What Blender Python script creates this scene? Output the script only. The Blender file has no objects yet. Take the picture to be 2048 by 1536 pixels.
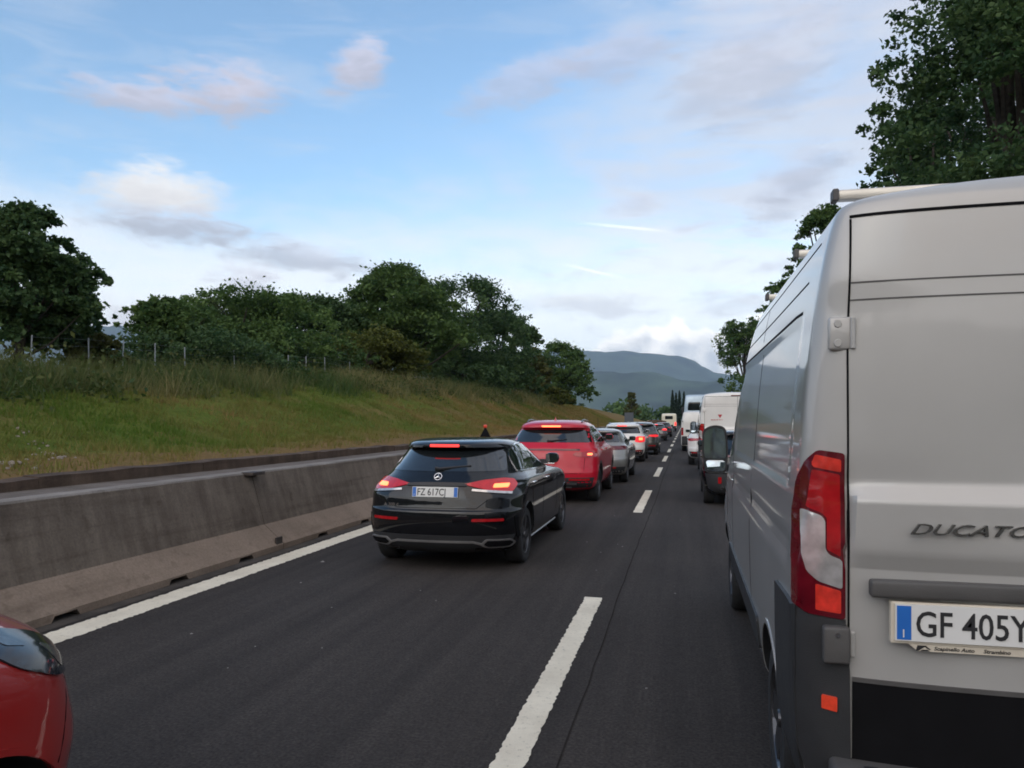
import bpy, bmesh, math, random
import numpy as np
from mathutils import Vector, Matrix
from mathutils.bvhtree import BVHTree
from mathutils.geometry import delaunay_2d_cdt
R = math.radians
scene = bpy.context.scene
col = scene.collection

# ------------------------------------------------------------------ camera
F, CH, VX, HY = 1540.0, 1.65, 1370.0, 840.0          # focal length in photo pixels, eye height, vanishing point
YAW = math.atan((VX - 1024) / F)
PITCH = math.atan((HY - 768) / F)
cam_d = bpy.data.cameras.new('camera')
cam = bpy.data.objects.new('camera', cam_d); col.objects.link(cam)
cam_d.sensor_width = 36.0; cam_d.sensor_fit = 'HORIZONTAL'
cam_d.lens = 36.0 * F / 2048
cam_d.clip_start = 0.05; cam_d.clip_end = 60000
cam_d.shift_y = (HY - 768) / 2048.0                   # verticals stay vertical, as in the photograph
cam.location = (0, 0, CH)
cam.rotation_euler = (R(90), 0, YAW)
scene.camera = cam

def ray(x, y):
    u = (x - 1024) / F; v = (HY - y) / F
    return (u * math.cos(YAW) - math.sin(YAW), u * math.sin(YAW) + math.cos(YAW), v)
def azel(x, y):
    r = ray(x, y)
    return math.atan2(r[0], r[1]), math.atan2(r[2], math.hypot(r[0], r[1]))
def atY(x, y, Y):
    r = ray(x, y); t = Y / r[1]
    return Vector((r[0] * t, Y, CH + r[2] * t))
def atX(x, y, X):
    r = ray(x, y); t = X / r[0]
    return Vector((X, r[1] * t, CH + r[2] * t))

# ------------------------------------------------------------------ light and exposure
SUN_EL, SUN_AZ = R(30), R(196)                        # azimuth from +Y, clockwise: low behind the camera
world = bpy.data.worlds.new('World'); scene.world = world; world.use_nodes = True
scene.view_settings.view_transform = 'Standard'
scene.view_settings.look = 'None'
scene.view_settings.gamma = 1.0
scene.view_settings.use_curve_mapping = False
scene.view_settings.exposure = 0.62
scene.cycles.use_denoising = True
scene.cycles.filter_width = 1.8
scene.cycles.max_bounces = 6
scene.cycles.transparent_max_bounces = 6
scene.cycles.volume_bounces = 0
scene.cycles.sample_clamp_indirect = 6.0
scene.cycles.blur_glossy = 0.5

sun_d = bpy.data.lights.new('sun', 'SUN'); sun = bpy.data.objects.new('sun', sun_d); col.objects.link(sun)
sun_d.energy = 1.25; sun_d.angle = R(95); sun_d.color = (1.0, 0.76, 0.53)
sd = Vector((math.sin(SUN_AZ) * math.cos(SUN_EL), math.cos(SUN_AZ) * math.cos(SUN_EL), math.sin(SUN_EL)))
sun.rotation_euler = sd.to_track_quat('Z', 'Y').to_euler()
sun.location = sd * 60

def build_world():
    nt = world.node_tree; nt.nodes.clear(); L = nt.links
    def node(t): return nt.nodes.new(t)
    def put(s, v):
        if isinstance(v, (int, float)): s.default_value = v
        elif isinstance(v, tuple): s.default_value = v if len(v) == len(s.default_value) else (*v, 1)
        else: L.new(v, s)
    def m(op, a, b=0.0, c=None, clamp=False):
        n = node('ShaderNodeMath'); n.operation = op; n.use_clamp = clamp
        put(n.inputs[0], a); put(n.inputs[1], b)
        if c is not None: put(n.inputs[2], c)
        return n.outputs[0]
    def sm(x, a, b):                                   # smooth 0..1 as x goes from a to b
        n = node('ShaderNodeMapRange'); n.interpolation_type = 'SMOOTHSTEP'
        put(n.inputs[0], x); n.inputs[1].default_value = min(a, b); n.inputs[2].default_value = max(a, b)
        n.inputs[3].default_value = 0 if a < b else 1; n.inputs[4].default_value = 1 if a < b else 0
        return n.outputs[0]
    def mix(f, a, b):
        n = node('ShaderNodeMix'); n.data_type = 'RGBA'
        put(n.inputs['Factor'], f); put(n.inputs[6], a); put(n.inputs[7], b); return n.outputs[2]
    def noise(vec, scale, detail=5, rough=0.55, dist=0.0):
        n = node('ShaderNodeTexNoise'); n.noise_dimensions = '3D'
        L.new(vec, n.inputs['Vector']); n.inputs['Scale'].default_value = scale
        n.inputs['Detail'].default_value = detail; n.inputs['Roughness'].default_value = rough
        n.inputs['Distortion'].default_value = dist
        return n.outputs[0]
    tc = node('ShaderNodeTexCoord'); d = tc.outputs['Generated']
    sp = node('ShaderNodeSeparateXYZ'); L.new(d, sp.inputs[0])
    az = m('ARCTAN2', sp.outputs[0], sp.outputs[1]); el = m('ARCSINE', sp.outputs[2])
    sky = node('ShaderNodeTexSky'); sky.sky_type = 'NISHITA'; sky.sun_disc = False
    sky.sun_elevation = SUN_EL; sky.sun_rotation = SUN_AZ
    sky.altitude = 200; sky.air_density = 1.0; sky.dust_density = 0.6; sky.ozone_density = 1.5
    S = SKY_S
    # flattened coordinates so that streaks run level
    mp = node('ShaderNodeMapping'); L.new(d, mp.inputs['Vector']); mp.inputs['Scale'].default_value = (1, 1, 3.2)
    flat = mp.outputs[0]
    n_fine = noise(flat, 9.0, 6, 0.6, 0.4)
    n_big = noise(flat, 2.6, 5, 0.55, 0.5)
    n_puff = noise(d, 26.0, 5, 0.55, 0.0)
    n_pf2 = noise(mp.outputs[0], 22.0, 8, 0.62, 0.3)
    mp2 = node('ShaderNodeMapping'); L.new(d, mp2.inputs['Vector'])
    mp2.inputs['Rotation'].default_value = (0.25, 0.32, 0); mp2.inputs['Scale'].default_value = (1.2, 1.2, 6.5)
    n_str = noise(mp2.outputs[0], 5.0, 6, 0.6, 0.6)
    tn = node('ShaderNodeMix'); tn.data_type = 'RGBA'; tn.blend_type = 'MULTIPLY'; tn.inputs['Factor'].default_value = 1.0
    L.new(sky.outputs[0], tn.inputs[6]); tn.inputs[7].default_value = (1.02, 1.10, 1.06, 1); base = tn.outputs[2]     # clear evening blue after rain
    S2 = S * 2 ** 0.5; g = lambda r, gg, b: (r / S2, gg / S2, b / S2, 1)
    # thin bright veil that thickens towards the horizon all round, and over the right half of the sky
    wob = m('SUBTRACT', n_big, 0.5)
    veil_h = sm(m('ADD', el, m('ADD', m('MULTIPLY', wob, 0.30), m('MULTIPLY', m('SUBTRACT', n_fine, 0.5), 0.20))), 0.36, 0.13)
    edge = m('SUBTRACT', m('ADD', az, m('MULTIPLY', wob, 0.60)), m('MULTIPLY', el, 0.30))
    veil_r = m('MULTIPLY', sm(edge, -0.44, -0.08), m('ADD', 0.45, m('MULTIPLY', sm(n_str, 0.30, 0.62), 0.55)))
    wisp = m('MULTIPLY', m('MULTIPLY', sm(n_str, 0.48, 0.74), sm(el, 0.70, 0.25)), 0.34)
    veil = m('MAXIMUM', m('MAXIMUM', m('MULTIPLY', veil_h, 0.86), m('MULTIPLY', veil_r, 0.84)), wisp)
    vcol = mix(sm(el, 0.36, 0.10), g(0.72, 0.76, 0.85), g(1.22, 1.24, 1.27))
    c = mix(veil, base, vcol)
    # greyer streaks and banks inside the veil
    grey = m('MULTIPLY', m('MULTIPLY', sm(n_fine, 0.50, 0.70), veil_r), 0.60)
    c = mix(grey, c, g(0.70, 0.73, 0.83))
    bank_hi = m('MULTIPLY', m('MULTIPLY', sm(n_big, 0.42, 0.62), sm(edge, -0.38, 0.0)), m('MULTIPLY', sm(el, 0.20, 0.36), 0.6))
    c = mix(bank_hi, c, g(0.64, 0.67, 0.78))
    # cumulus heads standing on the horizon
    top = m('ADD', 0.105, m('MULTIPLY', m('SUBTRACT', noise(d, 5.0, 2, 0.5), 0.5), 0.18))
    top = m('ADD', top, m('MULTIPLY', m('SUBTRACT', n_puff, 0.5), 0.085))
    cum = sm(m('SUBTRACT', top, el), 0.0, 0.012)
    shade = sm(m('SUBTRACT', top, el), 0.002, 0.045)
    ccol = mix(m('MULTIPLY', shade, sm(noise(d, 14.0, 4, 0.6), 0.36, 0.6)), g(1.62, 1.57, 1.50), g(0.70, 0.75, 0.84))
    c = mix(m('MULTIPLY', cum, 0.85), c, ccol)
    # single clouds: photo x, y, half width, half height, tilt, colour, strength
    pink, lit, dull = (0.60, 0.59, 0.69), (0.95, 0.93, 0.93), (0.56, 0.60, 0.70)
    blobs = [(455, 186, 120, 52, 0.0, pink, .95), (300, 200, 140, 34, 0.06, pink, .85),
             (716, 142, 60, 48, 0.35, pink, .85), (318, 384, 120, 46, 0.0, lit, .95),
             (395, 458, 170, 34, -0.05, dull, .9), (600, 515, 190, 30, -0.12, dull, .75),
             (490, 566, 80, 36, 0.0, (0.74, 0.75, 0.84), .85), (250, 640, 60, 46, 0.0, (0.80, 0.80, 0.88), .8),
             (1050, 165, 120, 46, 0.35, pink, .5), (1240, 110, 130, 50, 0.2, pink, .5),
             (1165, 610, 140, 26, -0.04, (0.80, 0.83, 0.92), .6), (1590, 370, 90, 60, 0.5, (0.50, 0.53, 0.64), .6),
             (1270, 408, 60, 22, 0.05, pink, .35), (1510, 130, 160, 110, 0.1, (0.55, 0.57, 0.68), .5)]
    for i, (px, py, hw, hh, tilt, cc, st) in enumerate(blobs):
        a0, e0 = azel(px, py)
        u = m('MULTIPLY', m('SUBTRACT', az, a0), F / hw * 0.97); v = m('MULTIPLY', m('SUBTRACT', el, e0), F / hh)
        if tilt: v = m('SUBTRACT', v, m('MULTIPLY', u, tilt * hw / hh))
        r = m('SQRT', m('ADD', m('MULTIPLY', u, u), m('MULTIPLY', v, v)))
        r = m('ADD', r, m('ADD', m('MULTIPLY', m('SUBTRACT', n_fine, 0.5), 1.5), m('MULTIPLY', m('SUBTRACT', n_pf2, 0.5), 1.9)))
        lit_ = sm(m('ADD', v, m('MULTIPLY', m('SUBTRACT', n_pf2, 0.5), 3.0)), -0.5, 0.9)
        c = mix(m('MULTIPLY', sm(r, 1.22, 0.30), st), c, mix(lit_, g(*[q * 0.90 for q in cc]), g(*[min(1.0, q * 1.22) for q in cc])))
    # two condensation trails
    for (x0, y0, x1, y1) in ((1158, 446, 1345, 464), (1125, 528, 1250, 557)):
        a0, e0 = azel((x0 + x1) / 2, (y0 + y1) / 2); a1, e1 = azel(x1, y1)
        k = (e1 - e0) / (a1 - a0)
        u = m('MULTIPLY', m('SUBTRACT', az, a0), 1 / abs(a1 - a0))
        v = m('SUBTRACT', m('SUBTRACT', el, e0), m('MULTIPLY', m('SUBTRACT', az, a0), k))
        v = m('ABSOLUTE', m('ADD', v, m('MULTIPLY', m('SUBTRACT', n_fine, 0.5), 0.004)))
        f = m('MULTIPLY', m('MULTIPLY', sm(v, 0.0030, 0.0002), sm(m('ABSOLUTE', u), 1.2, 0.2)), 0.42)
        c = mix(f, c, g(1.5, 1.5, 1.5))
    bg = node('ShaderNodeBackground'); L.new(c, bg.inputs[0]); bg.inputs[1].default_value = S
    out = node('ShaderNodeOutputWorld'); L.new(bg.outputs[0], out.inputs[0])
SKY_S = 0.15
build_world()
world.cycles.sampling_method = 'MANUAL'; world.cycles.sample_map_resolution = 512

# ------------------------------------------------------------------ materials
MATS = {}
def mat(name, base, rough=0.6, metal=0.0, coat=0.0, var=0.12, scale=8.0, emit=None, estr=0.0, bump=0.0, bscale=40.0, spec=0.5, rvar=0.0, col2=None, coatr=0.04, detail=4):
    if name in MATS: return MATS[name]
    mt = bpy.data.materials.new(name); mt.use_nodes = True
    nt = mt.node_tree; b = nt.nodes['Principled BSDF']; L = nt.links
    tc = nt.nodes.new('ShaderNodeTexCoord')
    nz = nt.nodes.new('ShaderNodeTexNoise'); nz.inputs['Scale'].default_value = scale; nz.inputs['Detail'].default_value = detail
    L.new(tc.outputs['Object'], nz.inputs['Vector'])
    rp = nt.nodes.new('ShaderNodeValToRGB')
    c2 = col2 or tuple(min(1, x * (1 + var)) for x in base)
    rp.color_ramp.elements[0].position = 0.3; rp.color_ramp.elements[1].position = 0.7
    rp.color_ramp.elements[0].color = (*[x * (1 - var) for x in base], 1)
    rp.color_ramp.elements[1].color = (*c2, 1)
    L.new(nz.outputs[0], rp.inputs[0]); L.new(rp.outputs[0], b.inputs['Base Color'])
    b.inputs['Roughness'].default_value = rough; b.inputs['Metallic'].default_value = metal
    b.inputs['Coat Weight'].default_value = coat; b.inputs['Coat Roughness'].default_value = coatr
    b.inputs['Specular IOR Level'].default_value = spec
    if rvar:
        mr = nt.nodes.new('ShaderNodeMapRange'); mr.inputs[3].default_value = rough - rvar; mr.inputs[4].default_value = rough + rvar
        L.new(nz.outputs[0], mr.inputs[0]); L.new(mr.outputs[0], b.inputs['Roughness'])
    if emit:
        b.inputs['Emission Color'].default_value = (*emit, 1); b.inputs['Emission Strength'].default_value = estr
    if bump:
        n2 = nt.nodes.new('ShaderNodeTexNoise'); n2.inputs['Scale'].default_value = bscale; n2.inputs['Detail'].default_value = 6
        L.new(tc.outputs['Object'], n2.inputs['Vector'])
        bp = nt.nodes.new('ShaderNodeBump'); bp.inputs['Strength'].default_value = bump; bp.inputs['Distance'].default_value = 0.02
        L.new(n2.outputs[0], bp.inputs['Height']); L.new(bp.outputs[0], b.inputs['Normal'])
    MATS[name] = mt
    return mt
def paint(name, base, metal=0.0, rough=0.4): return mat(name, base, rough, metal, 1.0, 0.05, 3.0, coatr=0.03)
GLASS = mat('tinted_glass', (0.012, 0.015, 0.017), 0.04, 0, 1.0, 0.1)
GLASSB = mat('side_glass', (0.016, 0.022, 0.020), 0.04, 0, 1.0, 0.1)
MIRROR = mat('mirror_glass', (0.40, 0.46, 0.50), 0.05, 1.0)
RUBBER = mat('tyre_rubber', (0.018, 0.018, 0.019), 0.85, bump=0.3, bscale=60)
PLASTIC = mat('black_plastic', (0.022, 0.023, 0.025), 0.55, bump=0.15, bscale=300, rvar=0.08)
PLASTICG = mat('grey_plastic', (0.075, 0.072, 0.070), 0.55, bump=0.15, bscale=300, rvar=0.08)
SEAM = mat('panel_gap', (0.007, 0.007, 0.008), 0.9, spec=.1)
ALLOY = mat('alloy_rim', (0.32, 0.32, 0.33), 0.32, 0.9, 0.3, 0.1)
ALLOYD = mat('dark_rim', (0.09, 0.09, 0.095), 0.35, 0.8, 0.3, 0.1)
TRIM = mat('bright_trim', (0.40, 0.39, 0.385), .36, .7)
CHROME = mat('chrome', (0.72, 0.72, 0.74), 0.12, 1.0)
RED_LENS = mat('red_lens', (0.36, 0.006, 0.010), 0.12, 0, 1.0, 0.25, 18)
RED_DEEP = mat('deep_red_lens', (0.10, 0.004, 0.010), 0.12, 0, 1.0, 0.25, 18)
RED_BRIGHT = mat('bright_red_lens', (0.62, 0.035, 0.022), 0.2, 0, 1.0, 0.3, 26)
REFLECTOR = mat('red_reflector', (0.75, 0.06, 0.025), 0.3, 0, 0.6, 0.1, 60)
CLEAR = mat('clear_lens', (0.60, 0.58, 0.57), 0.16, 0.55, 1.0, 0.22, 22)
LIT_RED = mat('lit_brake_lamp', (0.5, 0.01, 0.01), 0.3, emit=(1.0, 0.035, 0.03), estr=1.6)
LIT_HOT = mat('lit_brake_core', (0.8, 0.2, 0.05), 0.3, emit=(1.0, 0.17, 0.06), estr=2.2)
LIT_DIM = mat('lit_tail_lamp', (0.4, 0.01, 0.01), 0.3, emit=(1.0, 0.03, 0.04), estr=0.55)
PLATEW = mat('plate_white', (0.70, 0.70, 0.68), 0.35, 0, 0.3, 0.03)
PLATEB = mat('plate_blue', (0.02, 0.14, 0.50), 0.35, 0, 0.3, 0.08)
INK = mat('plate_ink', (0.02, 0.02, 0.022), 0.5)
WHITEP = paint('white_paint', (0.74, 0.72, 0.68))

# ------------------------------------------------------------------ mesh helpers
def link(name, me, material, parent=None, smooth=None):
    o = bpy.data.objects.new(name, me); col.objects.link(o)
    if material is not None:
        for mm in (material if isinstance(material, (list, tuple)) else [material]): me.materials.append(mm)
    if parent is not None: o.parent = parent
    if smooth is not None:
        me.polygons.foreach_set('use_smooth', [True] * len(me.polygons))
        me.set_sharp_from_angle(angle=R(smooth))
    return o
def tag(o, label=None, cat=None, group=None, kind=None):
    if label: o['label'] = label
    if cat: o['category'] = cat
    if group: o['group'] = group
    if kind: o['kind'] = kind
    return o
def empty(name, loc, rz=0.0):
    o = bpy.data.objects.new(name, None); col.objects.link(o)
    o.location = loc; o.rotation_euler = (0, 0, rz); o.empty_display_size = 0.3
    return o
def copy_tree(o, parent=None):
    c = o.copy(); col.objects.link(c); c.parent = parent
    for ch in o.children: copy_tree(ch, c)
    return c
class MB:
    def __init__(s): s.v = []; s.f = []
    def add(s, vs, fs):
        n = len(s.v); s.v += [tuple(p) for p in vs]; s.f += [tuple(i + n for i in f) for f in fs]; return s
    def box(s, x0, x1, y0, y1, z0, z1, bev=0.0):
        if bev <= 0:
            vs = [(x, y, z) for z in (z0, z1) for y in (y0, y1) for x in (x0, x1)]
            return s.add(vs, [(0, 2, 3, 1), (4, 5, 7, 6), (0, 1, 5, 4), (2, 6, 7, 3), (0, 4, 6, 2), (1, 3, 7, 5)])
        bm = bmesh.new(); bmesh.ops.create_cube(bm, size=1)
        for v in bm.verts: v.co = Vector(((x0 + x1) / 2 + v.co.x * (x1 - x0), (y0 + y1) / 2 + v.co.y * (y1 - y0), (z0 + z1) / 2 + v.co.z * (z1 - z0)))
        bmesh.ops.bevel(bm, geom=list(bm.edges) + list(bm.verts), offset=bev, segments=3, profile=0.5, affect='EDGES', clamp_overlap=True)
        bm.verts.index_update(); s.add([v.co[:] for v in bm.verts], [[v.index for v in f.verts] for f in bm.faces]); bm.free(); return s
    def tube(s, pts, rad, n=8, cap=True):
        pts = [Vector(p) for p in pts]
        if isinstance(rad, (int, float)): rad = [rad] * len(pts)
        vs = []; up = None
        for i, p in enumerate(pts):
            t = (pts[min(i + 1, len(pts) - 1)] - pts[max(i - 1, 0)]).normalized()
            if up is None:
                up = t.orthogonal().normalized()
            up = (up - t * up.dot(t)).normalized(); w = t.cross(up)
            for k in range(n):
                a = 2 * math.pi * k / n
                vs.append(p + (up * math.cos(a) + w * math.sin(a)) * rad[i])
        fs = [(i * n + k, i * n + (k + 1) % n, (i + 1) * n + (k + 1) % n, (i + 1) * n + k) for i in range(len(pts) - 1) for k in range(n)]
        if cap: fs += [tuple(reversed(range(n))), tuple(range((len(pts) - 1) * n, len(pts) * n))]
        return s.add(vs, fs)
    def lathe(s, prof, axis='X', c=(0, 0, 0), n=32):
        vs = []; m_ = len(prof)
        for k in range(n):
            a = 2 * math.pi * k / n
            for (h, r) in prof: vs.append((c[0] + h, c[1] + r * math.cos(a), c[2] + r * math.sin(a)))
        fs = [(k * m_ + j, k * m_ + j + 1, ((k + 1) % n) * m_ + j + 1, ((k + 1) % n) * m_ + j) for k in range(n) for j in range(m_ - 1)]
        return s.add(vs, fs)
    def build(s, name, material, parent=None, smooth=None):
        me = bpy.data.meshes.new(name); me.from_pydata(s.v, [], s.f); me.update()
        return link(name, me, material, parent, smooth)
def fix_normals(me):
    bm = bmesh.new(); bm.from_mesh(me); bmesh.ops.recalc_face_normals(bm, faces=bm.faces); bm.to_mesh(me); bm.free()
def rounded(pts, r=0.03, seg=4):
    out = []; n = len(pts)
    for i in range(n):
        p = Vector(pts[i][:2]); a = Vector(pts[i - 1][:2]); b = Vector(pts[(i + 1) % n][:2])
        rr = pts[i][2] if len(pts[i]) > 2 else r
        da, db = (a - p), (b - p)
        q = min(rr, da.length * 0.45, db.length * 0.45)
        if q < 1e-4: out.append(p); continue
        p0 = p + da.normalized() * q; p1 = p + db.normalized() * q
        for k in range(seg + 1):
            t = k / seg; out.append(p0 * (1 - t) ** 2 + p * 2 * t * (1 - t) + p1 * t * t)
    return out
def inside(p, poly):
    c = False; n = len(poly); x, y = p
    for i in range(n):
        x1, y1 = poly[i]; x2, y2 = poly[i - 1]
        if (y1 > y) != (y2 > y) and x < (x2 - x1) * (y - y1) / (y2 - y1) + x1: c = not c
    return c
VIEWS = {'rear': lambda a, b: (Vector((a, -4, b)), Vector((0, 1, 0))), 'front': lambda a, b: (Vector((a, 12, b)), Vector((0, -1, 0))),
         'right': lambda a, b: (Vector((4, a, b)), Vector((-1, 0, 0))), 'left': lambda a, b: (Vector((-4, a, b)), Vector((1, 0, 0))),
         'top': lambda a, b: (Vector((a, b, 6)), Vector((0, 0, -1)))}
def hit(bvh, view, a, b):
    o, d = VIEWS[view](a, b)
    loc, nor, _, _ = bvh.ray_cast(o, d)
    if loc is None:
        best = None
        for k in range(1, 60):
            q = o + d * (k * 0.2); l2, n2, _, dist = bvh.find_nearest(q)
            if best is None or dist < best[2]: best = (l2, n2, dist)
        loc, nor = best[0], best[1]
    if nor.dot(d) > 0: nor = -nor
    return loc, nor
def patch(bvh, name, poly, view, off, material, parent, ds=0.05, r=0.0, deep=0.012):
    """a thin shell that follows the body under an outline drawn in side, rear or top view"""
    poly = rounded(poly, r) if r else [Vector(p[:2]) for p in poly]
    bd = []
    for i in range(len(poly)):
        a, b = poly[i], poly[(i + 1) % len(poly)]
        k = max(1, int((b - a).length / ds))
        for j in range(k): bd.append(a + (b - a) * (j / k))
    n = len(bd); pl = [(p.x, p.y) for p in bd]
    xs = [p[0] for p in pl]; ys = [p[1] for p in pl]; ins = []
    gx = np.arange(min(xs) + ds / 2, max(xs), ds); gy = np.arange(min(ys) + ds / 2, max(ys), ds)
    for x in gx:
        for y in gy:
            if inside((x, y), pl) and min((x - p[0]) ** 2 + (y - p[1]) ** 2 for p in pl) > (ds * 0.4) ** 2: ins.append(Vector((x, y)))
    v2, _, f2, _, _, _ = delaunay_2d_cdt(bd + ins, [], [list(range(n))], 1, 1e-6)
    H = [hit(bvh, view, p.x, p.y) for p in v2]
    vs = [l + nn * off for l, nn in H]; fs = [tuple(f) for f in f2]
    cnt = {}
    for f in fs:
        for i in range(len(f)):
            e = (f[i], f[(i + 1) % len(f)]); k = tuple(sorted(e)); cnt.setdefault(k, []).append(e)
    base = {}
    for k, es in cnt.items():
        if len(es) == 1:
            a, b = es[0]
            for q in (a, b):
                if q not in base: base[q] = len(vs); vs.append(H[q][0] - H[q][1] * deep)
            fs.append((b, a, base[a], base[b]))
    me = bpy.data.meshes.new(name); me.from_pydata([tuple(v) for v in vs], [], fs); me.update()
    fix_normals(me)
    return link(name, me, material, parent, 50)
def strip(bvh, name, pts, width, view, off, material, parent, ds=0.06):
    pts = [Vector(p) for p in pts]; a = []; b = []
    for i, p in enumerate(pts):
        t = (pts[min(i + 1, len(pts) - 1)] - pts[max(i - 1, 0)]).normalized(); nn = Vector((-t.y, t.x)) * width / 2
        a.append(p + nn); b.append(p - nn)
    return patch(bvh, name, a + b[::-1], view, off, material, parent, ds=ds, deep=0.006)
def pchip(y, sub):
    y = np.asarray(y, float); n = len(y); d = np.diff(y); mm = np.zeros(n)
    for i in range(1, n - 1):
        if d[i - 1] * d[i] > 0: mm[i] = 2 * d[i - 1] * d[i] / (d[i - 1] + d[i])
    mm[0] = d[0]; mm[-1] = d[-1]
    out = []
    for i in range(n - 1):
        for k in range(sub):
            t = k / sub
            out.append((2*t**3-3*t**2+1)*y[i] + (t**3-2*t**2+t)*mm[i] + (-2*t**3+3*t**2)*y[i+1] + (t**3-t**2)*mm[i+1])
    out.append(y[-1]); return np.array(out)
def loft(keys, sub=5, nq=14, ns=24, bow=0.0):
    """closed body from level slices: (z, y_rear, y_front, half width, rear corner length, rear exponent, front corner length, front exponent)"""
    K = np.array(keys, float)
    P = np.stack([pchip(K[:, i], sub) for i in range(K.shape[1])], 1)
    vs = []; m_ = None
    th = np.linspace(0, math.pi / 2, nq + 1)
    for (z, yr, yf, w, Lr, nr, Lf, nf) in P:
        tot = yf - yr
        if Lr + Lf > tot * 0.96: q = tot * 0.96 / (Lr + Lf); Lr *= q; Lf *= q
        xr = w * np.sin(th) ** (2 / nr); yq = yr + Lr * (1 - np.cos(th) ** (2 / nr))
        xf = w * np.sin(th[::-1]) ** (2 / nf); yfq = yf - Lf * (1 - np.cos(th[::-1]) ** (2 / nf))
        sy = np.linspace(yr + Lr, yf - Lf, ns + 1)[1:-1]
        hx = np.concatenate([xr, np.full(len(sy), w), xf]); hy = np.concatenate([yq, sy, yfq])
        loop = [(hx[i], hy[i], z) for i in range(len(hx))] + [(-hx[i], hy[i], z) for i in range(len(hx) - 2, 0, -1)]
        m_ = len(loop); vs += loop
    ns_ = len(P)
    fs = [(i * m_ + k, i * m_ + (k + 1) % m_, (i + 1) * m_ + (k + 1) % m_, (i + 1) * m_ + k) for i in range(ns_ - 1) for k in range(m_)]
    for base, rev in ((0, True), ((ns_ - 1) * m_, False)):
        c = len(vs); vs.append(tuple(np.mean(np.array(vs[base:base + m_]), 0)))
        for k in range(m_):
            t = (base + k, base + (k + 1) % m_, c)
            fs.append(t[::-1] if rev else t)
    return vs, fs
def cut_arches(vs, fs, arches, W, body_mat, arch_mat, name, parent, depth=0.30):
    me = bpy.data.meshes.new(name); me.from_pydata(vs, [], fs); me.update(); fix_normals(me)
    bvh = BVHTree.FromPolygons([v.co for v in me.vertices], [tuple(p.vertices) for p in me.polygons])
    o = link(name, me, [body_mat, arch_mat])
    cb = MB()
    for (y, z, r) in arches:
        for s in (-1, 1):
            x0, x1 = sorted((s * (W + 0.2), s * (W - depth)))
            n = 40; ring = [(y + r * math.cos(2 * math.pi * k / n), z + r * math.sin(2 * math.pi * k / n)) for k in range(n)]
            cb.add([(x0, a, b) for a, b in ring] + [(x1, a, b) for a, b in ring],
                   [(k, (k + 1) % n, n + (k + 1) % n, n + k) for k in range(n)] + [tuple(range(n))[::-1], tuple(range(n, 2 * n))])
    co = cb.build('cutter', [arch_mat])
    fix_normals(co.data)
    md = o.modifiers.new('b', 'BOOLEAN'); md.operation = 'DIFFERENCE'; md.object = co; md.solver = 'EXACT'; md.material_mode = 'TRANSFER'
    dg = bpy.context.evaluated_depsgraph_get()
    new = bpy.data.meshes.new_from_object(o.evaluated_get(dg)); new.name = name
    o.modifiers.clear(); o.data = new
    bpy.data.objects.remove(co)
    new.polygons.foreach_set('use_smooth', [True] * len(new.polygons)); new.set_sharp_from_angle(angle=R(32))
    o.parent = parent
    return o, bvh
def text_mesh(name, body, size, material, parent, M, ext=0.001, bold=0.0, xs=1.0, align='LEFT', shear=0.0, spacing=1.0):
    cu = bpy.data.curves.new(name, 'FONT'); cu.body = body; cu.size = size; cu.extrude = ext; cu.offset = bold
    cu.align_x = align; cu.shear = shear; cu.space_character = spacing; cu.resolution_u = 3
    t = bpy.data.objects.new(name, cu); col.objects.link(t)
    me = bpy.data.meshes.new_from_object(t.evaluated_get(bpy.context.evaluated_depsgraph_get()))
    bpy.data.objects.remove(t)
    me.transform(Matrix.Diagonal((xs, 1, 1, 1))); me.transform(M); me.name = name; me.materials.clear()
    return link(name, me, material, parent)
def rearM(x, y, z, tilt=0.0):        # text plane facing backwards (-Y), upright, leaning forward by tilt
    return Matrix.Translation((x, y, z)) @ Matrix.Rotation(R(90) - tilt, 4, 'X')
def plate(parent, x, y, z, txt, w=0.52, h=0.11, tilt=0.0, frame=None, both=True):
    """x, z = centre; the plate faces backwards"""
    M = rearM(x, y, z, tilt)
    def piece(name, x0, x1, y0, y1, d0, d1, material, par):
        b = MB().box(x0, x1, y0, y1, d0, d1); me = bpy.data.meshes.new(name); me.from_pydata(b.v, [], b.f); me.transform(M); me.update()
        return link(name, me, material, par)
    p = piece('licence_plate', -w/2, w/2, -h/2, h/2, -0.006, 0.004, PLATEW, parent)
    piece('blue_band', -w/2 + .004, -w/2 + 0.044, -h/2 + .004, h/2 - .004, 0.004, 0.0052, PLATEB, p)
    if both: piece('blue_band', w/2 - 0.044, w/2 - .004, -h/2 + .004, h/2 - .004, 0.004, 0.0052, PLATEB, p)
    sz = h * 0.98
    text_mesh('plate_lettering', txt, sz, INK, p, M @ Matrix.Translation((-w/2 + 0.054, -sz * 0.35, 0.0052)), 0.0008, 0.0008 if w > .4 else 0, (w - 0.116) / (0.585 * sz * len(txt)))
    text_mesh('country_letter', 'I', h * 0.32, PLATEW, p, M @ Matrix.Translation((-w/2 + 0.018, -h * 0.40, 0.0055)), 0.0005)
    return p, M
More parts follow.
